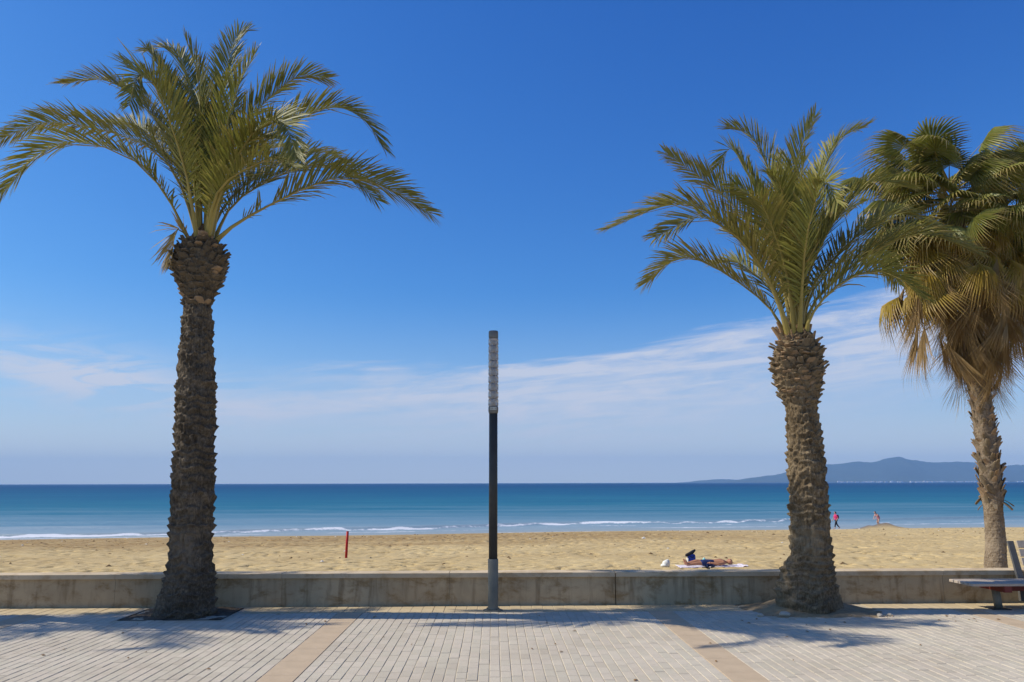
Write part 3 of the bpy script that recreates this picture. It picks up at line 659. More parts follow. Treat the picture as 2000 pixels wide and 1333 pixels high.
def boot_mesh(rnd, w, h, t, barkm, curl=0.25):
    """a cut leaf base: broad at the trunk, tapering, its sawn end paler. Local: x across, y outwards, z up."""
    mb = MB(); n = 5; rows = [(0, 1.0, 0.0, t*.35), (h*.45, 0.92, t*.55, t*.75), (h*.85, 0.72, t*1.1+curl*t, t*.85), (h, 0.55, t*1.3+curl*t*2, t*.7)]
    vs = []
    for z, ws, y, th in rows:
        for i in range(n):
            u = i/(n-1)*2-1
            vs.append((u*w/2*ws*rnd.uniform(.94, 1.06), y+th*(1-u*u*.75)*rnd.uniform(.9, 1.1), z+rnd.uniform(-.06, .06)*h*(1 if z else 0)))
        for i in range(n):
            u = i/(n-1)*2-1; vs.append((u*w/2*ws, y-th*.25, z))
    fs = []; mi = []
    for r_ in range(3):
        a = r_*2*n; b = a+2*n
        for i in range(n-1):
            fs.append((a+i, a+i+1, b+i+1, b+i)); mi.append(0)
            fs.append((a+n+i+1, a+n+i, b+n+i, b+n+i+1)); mi.append(0)
        fs.append((a+n, a, b, b+n)); mi.append(0); fs.append((a+n-1, a+2*n-1, b+2*n-1, b+n-1)); mi.append(0)
    a = 6*n
    for i in range(n-1): fs.append((a+i, a+i+1, a+n+i+1, a+n+i)); mi.append(1)
    mb.v = vs; mb.f = fs; mb.m = mi
    return mb.mesh('leaf_base', [barkm, M['cut']])
def place_boot(trunk, me, p, theta, tilt, rnd, s=1.0, lean=.22):
    o = mesh_obj('leaf_base', me, trunk, p)
    o.rotation_mode = 'QUATERNION'
    q = Matrix.Rotation(theta-math.pi/2, 4, 'Z') @ Matrix.Rotation(-tilt, 4, 'X') @ Matrix.Rotation(rnd.uniform(-lean, lean), 4, 'Y')
    o.rotation_quaternion = q.to_quaternion(); o.scale = (s, s, s); return o
def date_palm(loc, label, prof, bulge, crown, fronds, period, count, amp, barkm, bootm, seed, flare, dens=43.0, group='date palms in a row along the promenade'):
    rnd = random.Random(seed)
    root = empty('date_palm', loc); tag(root, label, 'palm tree', group)
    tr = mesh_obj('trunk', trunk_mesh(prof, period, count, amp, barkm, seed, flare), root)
    pz = [p[0] for p in prof]
    boots = [boot_mesh(rnd, rnd.uniform(.11, .20), rnd.uniform(.07, .11), rnd.uniform(.022, .034), rnd.choice((bootm, bootm, M['boot'], M['boot_tan'])), .1) for _ in range(6)] + [boot_mesh(rnd, .12, .14, .028, bootm, .4) for _ in range(2)]
    z0, z1 = bulge; k = 0; z = z0; row = 0
    while z < z1:
        f = (z-z0)/(z1-z0); r = np.interp(z, pz, [p[3] for p in prof]); cx = np.interp(z, pz, [p[1] for p in prof]); cy = np.interp(z, pz, [p[2] for p in prof])
        n = max(7, int(2*math.pi*r/0.112)); rowoff = rnd.uniform(0, 6.28)
        for i in range(n):
            th = 2*math.pi*i/n + rowoff + rnd.uniform(-.16, .16); zz = z+rnd.uniform(-.035, .035)
            slope = R(6+22*f) if f < .7 else R(20-60*(f-.7))
            place_boot(tr, boots[rnd.randrange(8)], (cx+math.cos(th)*(r-.02), cy+math.sin(th)*(r-.02), zz), th, slope+rnd.uniform(-.2, .42), rnd, rnd.uniform(.5, 1.1))
        z += 0.054; row += 1
    # a few cut stalks left at the crown
    stub = MB(); stub.tube([(0, 0, 0), (0, .03, .16), (0, .07, .30)], [.035, .026, .02], 6, 0, .6); stub_me = stub.mesh('cut_stalk', [M['cut']])
    for i in range(9):
        th = rnd.uniform(0, 6.28); o = mesh_obj('cut_stalk', stub_me, tr, (crown[0]+math.cos(th)*.17, crown[1]+math.sin(th)*.17, crown[2]-.12+rnd.uniform(-.1, .05)))
        o.rotation_euler = (rnd.uniform(-.35, 0), 0, th-math.pi/2); s = rnd.uniform(.6, 1.1); o.scale = (s, s, s)
    # fibre sheath at the heart
    hb = MB(); hb.lathe([(.20, -.28), (.21, -.12), (.17, .02), (.10, .16), (.04, .24)], 18, crown[0], crown[1]); 
    hb.v = [(v[0]+rnd.uniform(-.02, .02), v[1]+rnd.uniform(-.02, .02), v[2]+crown[2]) for v in hb.v]; hb.build('fibre_sheath', M['fibre'], root)
    for i, pts in enumerate(fronds):
        tip = Vector(pts[-1]); d = Vector((tip.x, tip.y, 0)); d = d.normalized() if d.length > .15 else Vector((rnd.uniform(-1, 1), rnd.uniform(-1, 1), 0)).normalized()
        b = d*0.11 + Vector((0, 0, -0.10-.06*rnd.random()))
        if tip.z > 1.6: b = d*0.05
        dry = 0.75 if tip.z < -0.25 else rnd.choice((0, 0, 0, .06, .14))
        me = frond_mesh('frond', [b]+[Vector(p) for p in pts], rnd, dry, dens)
        mesh_obj('frond', me, root, crown)
    return root

def flare_w(T, Z):                                            # bulging root foot, wider on the seaward left
    return 0.15*np.exp(-np.clip(Z+.05, 0, 9)/0.30)*(0.55+0.45*np.cos(T-math.pi)) + 0.02*np.exp(-Z/0.5)*np.sin(T*5+1)
PW_ = [(-.15, .03, 0, .335), (.15, .03, 0, .325), (.45, .03, 0, .31), (.62, .03, 0, .285), (1.0, .01, 0, .275), (1.75, -.01, 0, .268), (2.5, -.03, 0, .262), (3.3, -.065, 0, .245), (3.9, -.09, 0, .20), (4.25, -.10, 0, .175), (4.36, -.105, 0, .205), (4.49, -.11, 0, .265), (4.66, -.115, 0, .335), (4.82, -.115, 0, .360), (5.0, -.12, 0, .335), (5.12, -.11, 0, .25), (5.22, -.10, 0, .16)]
west = date_palm((-4.065, 11.35, 0), 'tall date palm with dark ringed trunk left of the lamp post', PW_, (4.20, 5.12), (-.093, 0, 5.175), FRW, 0.125, 11, 0.040, M['bark_dark'], M['boot_dark'], 11, flare_w)
def flare_e(T, Z):
    knob = 0.17*np.exp(-((np.cos((T-math.radians(195)))-1)/0.16)**2)*np.clip(1-np.abs(Z-.33)/.40, 0, 1)**.6
    return 0.10*np.exp(-np.clip(Z, 0, 9)/0.25) + knob + 0.03*np.exp(-Z/0.6)*np.sin(T*4+2)
PE_ = [(-.15, .03, 0, .31), (.15, .03, 0, .305), (.45, .045, 0, .28), (.62, .06, 0, .262), (1.2, .075, 0, .25), (2.0, .075, 0, .24), (2.45, .065, 0, .222), (2.75, .05, 0, .20), (2.85, .045, 0, .225), (3.02, .04, 0, .285), (3.22, .04, 0, .330), (3.42, .045, 0, .330), (3.60, .055, 0, .295), (3.75, .07, 0, .21), (3.85, .07, 0, .15)]
east = date_palm((4.237, 11.35, 0), 'date palm with sunlit tan trunk and swollen neck right of the lamp post', PE_, (2.78, 3.72), (.05, 0, 3.806), FRE, 0.115, 5, 0.040, M['bark'], M['boot'], 23, flare_e)
west.scale = (.983, .983, .988); east.scale = (.987, .987, .992)
# the next palm of the row stands beyond the left edge of the picture and throws its shade into it
def mirrored(fr, a): 
    c, s = math.cos(a), math.sin(a); return [[(p[0]*c-p[1]*s, p[0]*s+p[1]*c, p[2]) for p in f] for f in fr]
third = date_palm((-11.25, 11.35, 0), 'date palm next along the row, left of the tall ringed one', PW_, (4.20, 5.12), (-.093, 0, 5.175), mirrored(FRW, 0.5), 0.165, 10, 0.046, M['bark_dark'], M['boot_dark'], 31, flare_w, 34.0)

# planting holes
def tree_pit(a, b, c, d, label, soil, seed, hmax, cx, cy, edging=True):
    rnd = random.Random(seed)
    root = empty('tree_pit', ((a+b)/2, (c+d)/2, 0)); tag(root, label, 'planting hole', 'tree pits of the promenade')
    ox, oy = (a+b)/2, (c+d)/2; ext = 0.0 if edging else 0.42
    xs = np.linspace(a-ext-ox, b+ext-ox, 70); ys = np.linspace(c-(0.22 if not edging else 0)-oy, d-oy, 50); X, Y = np.meshgrid(xs, ys)
    rr = np.hypot((X+ox-cx)/1.25, (Y+oy-cy))
    Z = hmax*np.exp(-(rr/0.42)**2) + fbm(X*5, Y*5, 4, seed)*0.07 - 0.006
    if not edging:
        edge = np.minimum(np.minimum(X-xs[0], xs[-1]-X)/0.55, (Y-ys[0])/0.30); Z = np.where(edge < 1, Z*np.clip(edge, 0, 1) - 0.020*(1-np.clip(edge+fbm(X*6, Y*6, 3, seed+2)*.7, 0, 1)), Z)
    o = grid_obj('soil', xs, ys, Z, soil, root)
    if edging:
        for (x0, x1, y0, y1) in ((a, b, c, c+.012), (a, a+.012, c+.013, d), (b-.012, b, c+.013, d)):
            m_ = MB(); m_.box(x0-ox, x1-ox, y0-oy, y1-oy, -.05, .003); m_.build('edging', M['steel_dark'], root)
    return root
tree_pit(*PITS[0], 'square soil pit with dark steel edging under the tall ringed palm', M['soil_d'], 5, 0.05, -4.12, 11.55)
tree_pit(*PITS[1], 'heaped sandy soil round the foot of the sunlit palm', M['soil'], 6, 0.20, 4.25, 11.55, False)
tree_pit(*PITS[2], 'square soil pit under the palm next along the row', M['soil_d'], 7, 0.05, -11.25, 11.35)
rs = random.Random(9)
def rock(r, seed):
    rnd = random.Random(seed); mb = MB(); mb.ball((0, 0, 0), r, r*.7, r*.5, 8, 6); mb.v = [tuple(c*rnd.uniform(.8, 1.15) for c in v) for v in mb.v]; return mb.mesh('stone', M['stone'])
for i, (x, y, r, lb) in enumerate([(3.74, 10.92, .075, 'larger pale stone at the foot of the sunlit palm'), (3.42, 10.90, .05, 'small flat stone lying outermost beside the sunlit palm mound'),
                      (4.95, 10.86, .05, 'small stone right of the sunlit palm foot'), (5.10, 10.90, .04, 'smallest stone right of the sunlit palm foot')]):
    o = mesh_obj('stone', rock(r, i), None, (x, y, r*.32)); tag(o, lb, 'stone', 'loose stones by the palm'); o.rotation_euler = (0, 0, rs.uniform(0, 6))

# ------------------------------------------------------------------ fan palms on the beach
def fan_mesh(name, rnd, mat, spread=115, rad=1.0, droop=0.45, petiole=1.2, nseg=36, collapse=0.0, pmat=None, dry=(0, .2), split=.5, bend=0.0, wj=1.0):
    """fan leaf. Local: petiole from the origin along +y, blade beyond it, upper face +z."""
    mb = MB(); tint = []
    sag = 0.10*petiole
    pp = [(0, petiole*t, -sag*t*t) for t in (0, .25, .5, .75, 1.0)]
    mb.tube(pp, [.045, .026, .020, .016, .013], 5, 1, .6); tint += [0.1]*len(mb.f)
    hub = Vector(pp[-1]); cb_, sb_ = math.cos(bend), math.sin(bend)
    for i in range(nseg):
        a = R(-spread + 2*spread*(i+.5)/nseg); half = R(spread/nseg)*1.02
        L = rad*(1.0-0.28*(abs(a)/R(130))**2)*rnd.uniform(.88, 1.08)
        ridge = 0.035*(1 if i % 2 else -1); zj = rnd.uniform(-.14, .14) if wj < 1 else 0.0
        if wj < 1: L *= rnd.uniform(.7, 1.1)
        cup = -0.12 if collapse < .5 else 0
        def pt(aa, r_, zoff=0.0):
            x = math.sin(aa)*r_; y = math.cos(aa)*r_
            sidefold = -collapse*abs(x)*0.9
            f = r_/rad
            dz = -droop*max(0, f-.35)**1.7*rad*1.5 + cup*abs(x)*.3 + zoff*min(1, f*2)
            y2 = y*(1-.28*droop*max(0, f-.4)); x2 = x*(1-collapse*.62)
            vz = dz+sidefold+zj*f
            return hub + Vector((x2, y2*cb_+vz*sb_, vz*cb_-y2*sb_))
        am = a + rnd.uniform(-.2, .2)*half
        r1, r2, r3 = L*min(.30, split*.6), L*split, L*.80
        A = hub
        b0, b1, bm = pt(a-half, r1, -ridge*.3), pt(a+half, r1, -ridge*.3), pt(am, r1, ridge*.7)
        c0, c1, cm = pt(a-half*wj, r2, -ridge*.5), pt(a+half*wj, r2, -ridge*.5), pt(am, r2, ridge)
        hw = half*(.42 if wj == 1 else .26); am += (0 if wj == 1 else rnd.uniform(-1.8, 1.8)*half); e0, e1 = pt(am-hw, r3), pt(am+hw, r3)
        tipd = rnd.uniform(.0, .22)*(1+droop)
        t = pt(am+rnd.uniform(-.5, .5)*half, L) + Vector((rnd.uniform(-.03, .03), 0, -tipd*L*.6))
        k = [A, b0, bm, b1, c0, cm, c1, e0, e1, t]
        mb.add(k, [(0, 2, 1), (0, 3, 2), (1, 2, 5, 4), (2, 3, 6, 5), (4, 5, 7), (5, 6, 8), (5, 8, 7), (7, 8, 9)], 0)
        d0 = rnd.uniform(*dry); tint += [d0]*4 + [d0+.05]*2 + [min(1, d0+.15)] + [min(1, d0+.5)]
    me = mb.mesh(name, [mat, pmat or M['rachis']])
    at = me.attributes.new('tint', 'FLOAT', 'FACE'); at.data.foreach_set('value', np.clip(np.array(tint, dtype=np.float32), 0, 1)); return me
rf = random.Random(77)
LIVE = [fan_mesh('fan_leaf', rf, M['fan'], rf.uniform(100, 135), rf.uniform(.95, 1.1), d_, p_, 38, c_) for d_, p_, c_ in ((.35, 1.25, 0), (.6, 1.1, .1), (.8, 1.3, .15), (.5, 1.5, .25), (1.0, 1.2, .2), (.3, .75, .3), (.7, .55, .2), (1.1, .85, .3))]
YEL = [fan_mesh('fan_leaf', rf, M['fan_yellow'], 95, 1.05, d_, p_, 34, .35, dry=(0, .45)) for d_, p_ in ((.8, 1.2), (1.0, 1.7), (.7, 1.0))]
DEAD = [fan_mesh('dead_leaf', rf, M['fan_dead'], s_, rf.uniform(1.2, 1.5), d_, p_, 30, c_, M['fan_dead'], (0, .6), .22, b_, .45) for s_, d_, p_, c_, b_ in ((24, .06, 1.0, .3, .80), (18, .1, .8, .3, .65), (28, .05, 1.25, .3, .85), (16, .1, 1.4, .3, .75), (22, .1, .65, .3, .6), (30, .08, 1.1, .4, .9))]
def fan_palm(loc, label, prof, crown, nlive, nyel, ndead, skirt, seed, boots=True, az_live=None):
    rnd = random.Random(seed); root = empty('fan_palm', loc); tag(root, label, 'palm tree', 'fan palms on the beach')
    tr = mesh_obj('trunk', trunk_mesh(prof, 0.07, 7, 0.012, M['bark_fan'], seed, None, -1, 0.006, 90, 0.02), root)
    pz = [p[0] for p in prof]
    bts = [boot_mesh(rnd, .16, .26, .035, M['boot'], .5), boot_mesh(rnd, .12, .30, .03, M['bark_fan'], .3), boot_mesh(rnd, .18, .22, .035, M['boot_tan'], .7)]
    z = 1.55+loc[2]*0; row = 0
    zb = boots if isinstance(boots, float) else 3.6
    z = zb
    while z < skirt[0]+.6:
        r = np.interp(z, pz, [p[3] for p in prof]); cx = np.interp(z, pz, [p[1] for p in prof]); cy = np.interp(z, pz, [p[2] for p in prof])
        for i in range(7):
            th = 2*math.pi*(i+.5*(row % 2))/7+rnd.uniform(-.2, .2)
            o = place_boot(tr, bts[rnd.randrange(3)], (cx+math.cos(th)*(r-.012), cy+math.sin(th)*(r-.012), z+rnd.uniform(-.06, .06)), th, R(1)+rnd.uniform(-.06, .2), rnd, rnd.uniform(.7, 1.1)*(1.0 if z < zb+1.5 else .8), .75)
            if row < 2 and rnd.random() < .4: o.rotation_quaternion = (Matrix.Rotation(th-math.pi/2, 4, 'Z') @ Matrix.Rotation(-R(115), 4, 'X')).to_quaternion()
        z += 0.135; row += 1
    def put(me, p, az, elev, roll, s, name):
        o = mesh_obj(name, me, root, p); o.rotation_mode = 'QUATERNION'
        o.rotation_quaternion = (Matrix.Rotation(az, 4, 'Z') @ Matrix.Rotation(elev, 4, 'X') @ Matrix.Rotation(roll, 4, 'Y')).to_quaternion(); o.scale = (s, s, s)
    for i in range(nlive):
        f = (i+.5)/nlive; az = i*2.39996+rnd.uniform(-.2, .2); el = R(52-80*f**.9)+rnd.uniform(-.3, .22)
        put(LIVE[rnd.randrange(8)], (crown[0]+math.sin(-az)*.12, crown[1]+math.cos(az)*.12, crown[2]-1.1*f), az, el, rnd.uniform(-.9, .9), rnd.uniform(.88, 1.12), 'fan_leaf')
    for (a_, e_) in (az_live or []):
        put(LIVE[rnd.choice((1, 2, 3, 4))], (crown[0]-.1, crown[1], crown[2]-.4-.9*(30-e_)/60), a_, R(e_), rnd.uniform(-.4, .4), rnd.uniform(1.1, 1.3), 'fan_leaf')
    for i in range(nyel):
        az = i*2.39996+rnd.uniform(-.3, .3)+1; put(YEL[rnd.randrange(3)], (crown[0], crown[1], crown[2]-1.0-rnd.uniform(0, .9)), az, R(-22-36*rnd.random()), rnd.uniform(-.5, .5), rnd.uniform(.85, 1.1), 'fan_leaf')
    for i in range(ndead):
        f = (i+.5)/ndead; zz = skirt[1]+(skirt[0]+1.45-skirt[1])*f; az = i*2.39996+rnd.uniform(-.3, .3)
        cx = np.interp(zz, pz, [p[1] for p in prof]); cy = np.interp(zz, pz, [p[2] for p in prof])
        put(DEAD[rnd.randrange(6)], (cx+math.sin(-az)*.18, cy+math.cos(az)*.18, zz), az, R(-36-24*f)+rnd.uniform(-.2, .15), rnd.uniform(-.8, .8), rnd.uniform(.85, 1.1), 'dead_leaf')
    for i in range(26 if az_live else 10):                     # outermost hanging clumps
        a_ = rnd.uniform(.75, 2.3) if i < 17 else rnd.uniform(-2.4, -.7); zz = rnd.uniform(7.3, 9.0)
        put(DEAD[rnd.choice((2, 3, 3, 5))] if i % 5 else YEL[i % 3], (crown[0]+.1, crown[1], zz), a_, R(rnd.uniform(-30, -18)), rnd.uniform(-.5, .5), rnd.uniform(1.0, 1.22), 'dead_leaf' if i % 5 else 'fan_leaf')
    return root
gz = float(sand_base(np.array(13.2), np.array(22.0)))
PF1 = [(-.3, 0, 0, .30), (.5, 0, 0, .27), (1.0, .06, 0, .245), (1.9, .08, 0, .228), (2.05, .09, 0, .255), (3.2, .09, 0, .265), (4.4, .06, 0, .262), (6.0, 0, 0, .26), (8.0, -.05, 0, .26), (10.1, -.15, 0, .20)]
fan_palm((13.22, 22.0, gz), 'shaggy fan palm with brown hanging skirt on the beach behind the bench', PF1, (-.25, 0, 11.1), 66, 44, 160, (5.3, 9.6), 5, 2.05, [(1.2, 25), (1.75, 5), (1.45, -12), (2.1, 18), (1.0, 48), (1.9, 42), (1.55, 30), (2.5, 35), (1.3, -25)])
gz2 = float(sand_base(np.array(16.3), np.array(23.2)))
PF2 = [(-.3, 0, 0, .30), (1.0, 0, 0, .27), (2.0, .05, 0, .25), (2.2, .05, 0, .30), (6.0, 0, 0, .30), (10.5, -.1, 0, .22)]
fan_palm((16.35, 23.2, gz2), 'second fan palm at the right edge, its trunk out of the picture', PF2, (-.12, 0, 11.2), 56, 34, 130, (5.9, 10.0), 8, 2.1)

# ------------------------------------------------------------------ lamp post
lamp = empty('lamp_post', (-0.013, 11.53, 0)); tag(lamp, 'slim dark lamp post with ringed clear lantern at the middle of the promenade', 'lamp post')
m_ = MB(); m_.lathe([(.135, 0.001), (.135, .008), (.13, .012), (.08, .014)], 32); m_.build('base_plate', M['steel'], lamp)
m_ = MB(); m_.lathe([(.078, .0145), (.0715, .03), (.0700, .06), (.0700, .672), (.066, .678)], 32); m_.build('sleeve', M['steel'], lamp, True)
for i in range(4):
    a = math.pi/4+i*math.pi/2; m_ = MB(); m_.lathe([(.012, .012), (.012, .026), (.007, .03)], 6, .11*math.cos(a), .11*math.sin(a)); m_.build('bolt', M['steel'], lamp)
m_ = MB(); m_.lathe([(.0595, .6785), (.0595, 2.66)], 32); m_.build('pole', M['steel_dark'], lamp, True)
m_ = MB(); m_.lathe([(.060, 2.6605), (.066, 2.675), (.0705, 2.70), (.0705, 2.755), (.066, 2.76)], 32); m_.build('collar', M['lens_cap'], lamp, True)
m_ = MB(); m_.lathe([(.034, 2.7605), (.034, 3.70)], 16); m_.build('lamp_tube', M['lens_cap'], lamp, True)
nr = 9; z0 = 2.761; z1 = 3.735; hh = (z1-z0)/nr
for i in range(nr):
    za = z0+i*hh+.001; zb = z0+(i+1)*hh-.001
    m_ = MB(); m_.lathe([(.058, za), (.0665, za+.006), (.0725, za+.016), (.0715, (za+zb)/2), (.0725, zb-.016), (.0665, zb-.006), (.058, zb), (.054, zb-.004), (.056, (za+zb)/2), (.054, za+.004), (.058, za)], 32, cap=False)
    m_.build('lens_ring', M['lens'], lamp, True)
m_ = MB(); m_.lathe([(.066, 3.736), (.069, 3.75), (.069, 3.825), (.062, 3.84), (.0, 3.842)], 32, cap=False); m_.build('cap', M['lens_cap'], lamp, True)
pl = MB()
for i in range(9):
    a0 = R(-90-38+76*i/8); 
    pl.v += [(.0722*math.cos(a0), .0722*math.sin(a0), 2.708), (.0722*math.cos(a0), .0722*math.sin(a0), 2.747)]
pl.f = [(2*i, 2*i+2, 2*i+3, 2*i+1) for i in range(8)]; pl.m = [0]*8
plate = pl.build('number_plate', M['plate'], lamp)
tx = bpy.data.curves.new('plate_text', 'FONT'); tx.body = '0414'; tx.size = .042; tx.align_x = 'CENTER'; tx.extrude = .0006
to = bpy.data.objects.new('plate_text', tx); C.objects.link(to)
dg = bpy.context.evaluated_depsgraph_get(); tme = bpy.data.meshes.new_from_object(to.evaluated_get(dg)); bpy.data.objects.remove(to)
for v in tme.vertices:                                   # wrap the figures round the collar
    a = R(-90)+v.co.x/.0722; r = .0728+v.co.z; v.co = (r*math.cos(a), r*math.sin(a), 2.7125+v.co.y)
tme.materials.clear(); tme.materials.append(M['ink']); mesh_obj('numerals', tme, plate)

# ------------------------------------------------------------------ bench
bench = empty('bench', (6.36, 11.15, 0)); tag(bench, 'slatted grey bench on a steel leg at the right edge before the wall', 'bench')
BL = 1.9
for i in range(5):
    y0 = i*0.118; m_ = MB(); m_.box(0, BL, y0, y0+.098, .328, .362, .006); m_.build('seat_slat', M['slat'], bench)
for lx in (.47, 1.43):
    leg = MB(); leg.tube([(lx+.02, .28, 0.0), (lx, .28, .245)], [.052, .052], 20); leg.build('leg', M['steel'], bench, True)
    m_ = MB(); m_.box(lx-.11, lx+.13, .17, .39, .001, .010); m_.build('foot_plate', M['steel_dark'], bench)
    m_ = MB(); m_.box(lx-.045, lx+.055, .0, .58, .246, .327); m_.build('seat_bracket', M['slat_end'], bench)
    px = lx+.54 if lx < 1 else lx+.22
    m_ = MB()
    m_.add([(px+a, y, z) for (y, z) in ((.60, .05), (.655, .05), (.615, .36), (.665, .36), (.77, .86), (.80, .86)) for a in (0, .085)],
           [(0,1,3,2),(0,4,5,1),(2,3,7,6),(0,2,6,4),(1,5,7,3),(4,8,9,5),(6,7,11,10),(4,6,10,8),(5,9,11,7),(8,10,11,9)])
    m_.build('back_post', M['post_grey'], bench)
m_ = MB(); m_.box(.44, 1.6, .24, .32, .236, .3275); m_.build('beam', M['slat_end'], bench)
for i in range(4):
    z = .42+i*.118; y = .60+(z-.36)*.29
    m_ = MB(); m_.add([(x, y+dy, zz) for x in (1.12, BL) for (dy, zz) in ((-.012, z), (.014, z-.008), (.042, z+.088), (.016, z+.096))], [(0,1,2,3),(4,7,6,5),(0,4,5,1),(1,5,6,2),(2,6,7,3),(3,7,4,0)])
    m_.build('back_slat', M['slat'], bench)
m_ = MB(); m_.box(1.0, BL, .615, .64, .30, .335); m_.build('back_rail', M['steel_dark'], bench)

# ------------------------------------------------------------------ red marker post on the sand
PX, PY = -6.15, 35.2; pz_ = float(sand_z(np.array(PX), np.array(PY)))
m_ = MB(); m_.tube([(0, 0, -.25), (.018, 0, .5), (.035, 0, 1.07)], [.052, .052, .052], 14); m_.tube([(.035, 0, 1.0705), (.0353, 0, 1.08)], [.056, .05], 14)
rp_ = m_.build('marker_post', M['red'], None, True, (PX, PY, pz_)); tag(rp_, 'red painted post standing in the sand', 'post')

# ------------------------------------------------------------------ people
M['skin'] = simple('skin_tan', (0.40, 0.19, 0.105), 0.55, 0.12, 6)
M['skin_pale'] = simple('skin_pale', (0.52, 0.32, 0.23), 0.55, 0.1, 6)
M['pink'] = simple('shirt_pink', (0.62, 0.05, 0.16), 0.85, 0.15, 6)
M['rose'] = simple('swimsuit_rose', (0.55, 0.20, 0.24), 0.8, 0.2, 9)
M['black'] = simple('cloth_black', (0.022, 0.022, 0.028), 0.85, 0.2, 6)
M['navy'] = simple('cloth_navy', (0.018, 0.03, 0.10), 0.8, 0.25, 8)
M['hair'] = simple('hair_dark', (0.028, 0.018, 0.013), 0.7, 0.2, 20)
M['hair_fair'] = simple('hair_brown', (0.16, 0.09, 0.05), 0.7, 0.2, 20)
M['white'] = simple('cloth_white', (0.72, 0.70, 0.62), 0.9, 0.12, 8)
M['blue'] = simple('bag_blue', (0.03, 0.06, 0.30), 0.7, 0.25, 8)
M['aqua'] = simple('bottle_aqua', (0.25, 0.62, 0.56), 0.5, 0.1, 8)
def towel_mat():
    q = NT('towel_stripes'); v = q.coord('Object'); w = q.n('ShaderNodeTexWave', {'Vector': v, 'Scale': 2.6, 'Distortion': 3.0, 'Detail': 2.0}); w.bands_direction = 'X'
    c = q.ramp(w.outputs[1], [(0.35, (0.70, 0.66, 0.68)), (0.55, (0.32, 0.26, 0.36)), (0.7, (0.70, 0.60, 0.62))]); return q.end(q.bsdf(c, 0.95).outputs[0])
M['towel'] = towel_mat()
def fused(mb, name, mat, parent, vox):
    o = mb.build(name, mat, parent, True); md = o.modifiers.new('fuse', 'REMESH'); md.mode = 'VOXEL'; md.voxel_size = vox; md.use_smooth_shade = True
    sm = o.modifiers.new('soften', 'SMOOTH'); sm.iterations = 3; sm.factor = .5; return o
def limb(mb, pts, rads, n=10):
    mb.tube(pts, rads, n)
    for p, r in zip(pts, rads): mb.ball(p, r*.99, nu=10, nv=6)
def hand(mb, wrist, d, side, s=1.0):
    d = Vector(d).normalized(); side = Vector(side).normalized(); n = d.cross(side)
    w = Vector(wrist); pc = w+d*.05*s
    mb.ball(pc, .040*s, .040*s, .040*s, 8, 6)
    for i, (off, L) in enumerate(((-.030, .062), (-.010, .074), (.011, .070), (.031, .054))):
        b = pc+side*off*s+d*.025*s; mb.tube([b, b+d*L*.55*s, b+(d*L+n*.02)*s], [.0105*s, .010*s, .008*s], 6)
    b = pc-side*.03*s; mb.tube([b, b+(d*.4-side*.9).normalized()*.04*s, b+(d*.8-side*.75).normalized()*.065*s], [.012*s, .011*s, .009*s], 6)
def head(mb, c, fwd, s=1.0):
    c = Vector(c); f = Vector(fwd).normalized(); rot = f.to_track_quat('Y', 'Z').to_matrix()
    mb.ball(c, .076*s, .095*s, .115*s, 14, 10, 0, rot); mb.ball(c+rot @ Vector((0, .045*s, -.07*s)), .05*s, .05*s, .05*s)
    mb.ball(c+rot @ Vector((0, .10*s, -.015*s)), .014*s, .02*s, .022*s, 8, 6)
    for sx in (-1, 1): mb.ball(c+rot @ Vector((sx*.078*s, -.005*s, -.01*s)), .012*s, .02*s, .03*s, 8, 6)
    return rot
def face_bits(root, c, rot, s, lip=None):
    c = Vector(c)
    for sx in (-1, 1):
        e = MB(); e.ball(c+rot @ Vector((sx*.03*s, .086*s, .008*s)), .011*s, .008*s, .008*s, 8, 6); e.build('eye', M['hair'], root, True)
    m = MB(); m.ball(c+rot @ Vector((0, .092*s, -.058*s)), .022*s, .008*s, .006*s, 8, 6); m.build('mouth', M['rose'], root, True)
# a walker in pink, facing along the shore to the left, rucksack on the back
WX, WY = 34.0, 82.6; wz = float(sand_z(np.array(WX), np.array(WY)))
pw = empty('person', (WX, WY, wz), R(8)); tag(pw, 'person in pink top and dark leggings walking by the water with a rucksack', 'person')
b = MB()
limb(b, [(0, 0, .93), (0, 0, 1.12), (-.02, 0, 1.32), (-.03, 0, 1.42)], [.15, .135, .15, .10]); limb(b, [(-.03, 0, 1.42), (-.05, 0, 1.52)], [.055, .052])
hr = head(b, (-.065, 0, 1.62), (-1, -.25, -.05))
for sy, ph in ((-1, 1), (1, -1)):
    hip = (0, sy*.085, .92); kn = (-.13*ph-.03, sy*.08, .50); an = (-.23*ph+(.16 if ph < 0 else 0), sy*.075, .10 if ph > 0 else .16)
    limb(b, [hip, kn, an], [.088, .058, .040]); limb(b, [an, (an[0]-.17, an[1]-.02*sy, an[2]-.065)], [.042, .032])
    sh = (-.03, sy*.175, 1.38); el = (.10*ph-.02, sy*.23, 1.12); wr = (.05*ph-.16, sy*.24, .93)
    limb(b, [sh, el, wr], [.055, .044, .032]); hand(b, wr, (-.3, 0, -1), (1, 0, 0))
fused(b, 'body', M['skin_pale'], pw, .013); face_bits(pw, (-.065, 0, 1.62), hr, 1.0)
c_ = MB(); limb(c_, [(0, 0, .97), (0, 0, 1.12), (-.02, 0, 1.30), (-.03, 0, 1.40)], [.17, .155, .168, .115])
for sy, ph in ((-1, 1), (1, -1)): limb(c_, [(-.03, sy*.165, 1.385), (.07*ph-.02, sy*.22, 1.18)], [.07, .062])
fused(c_, 'shirt', M['pink'], pw, .016)
c_ = MB(); limb(c_, [(0, 0, .93), (0, 0, .99)], [.165, .16])
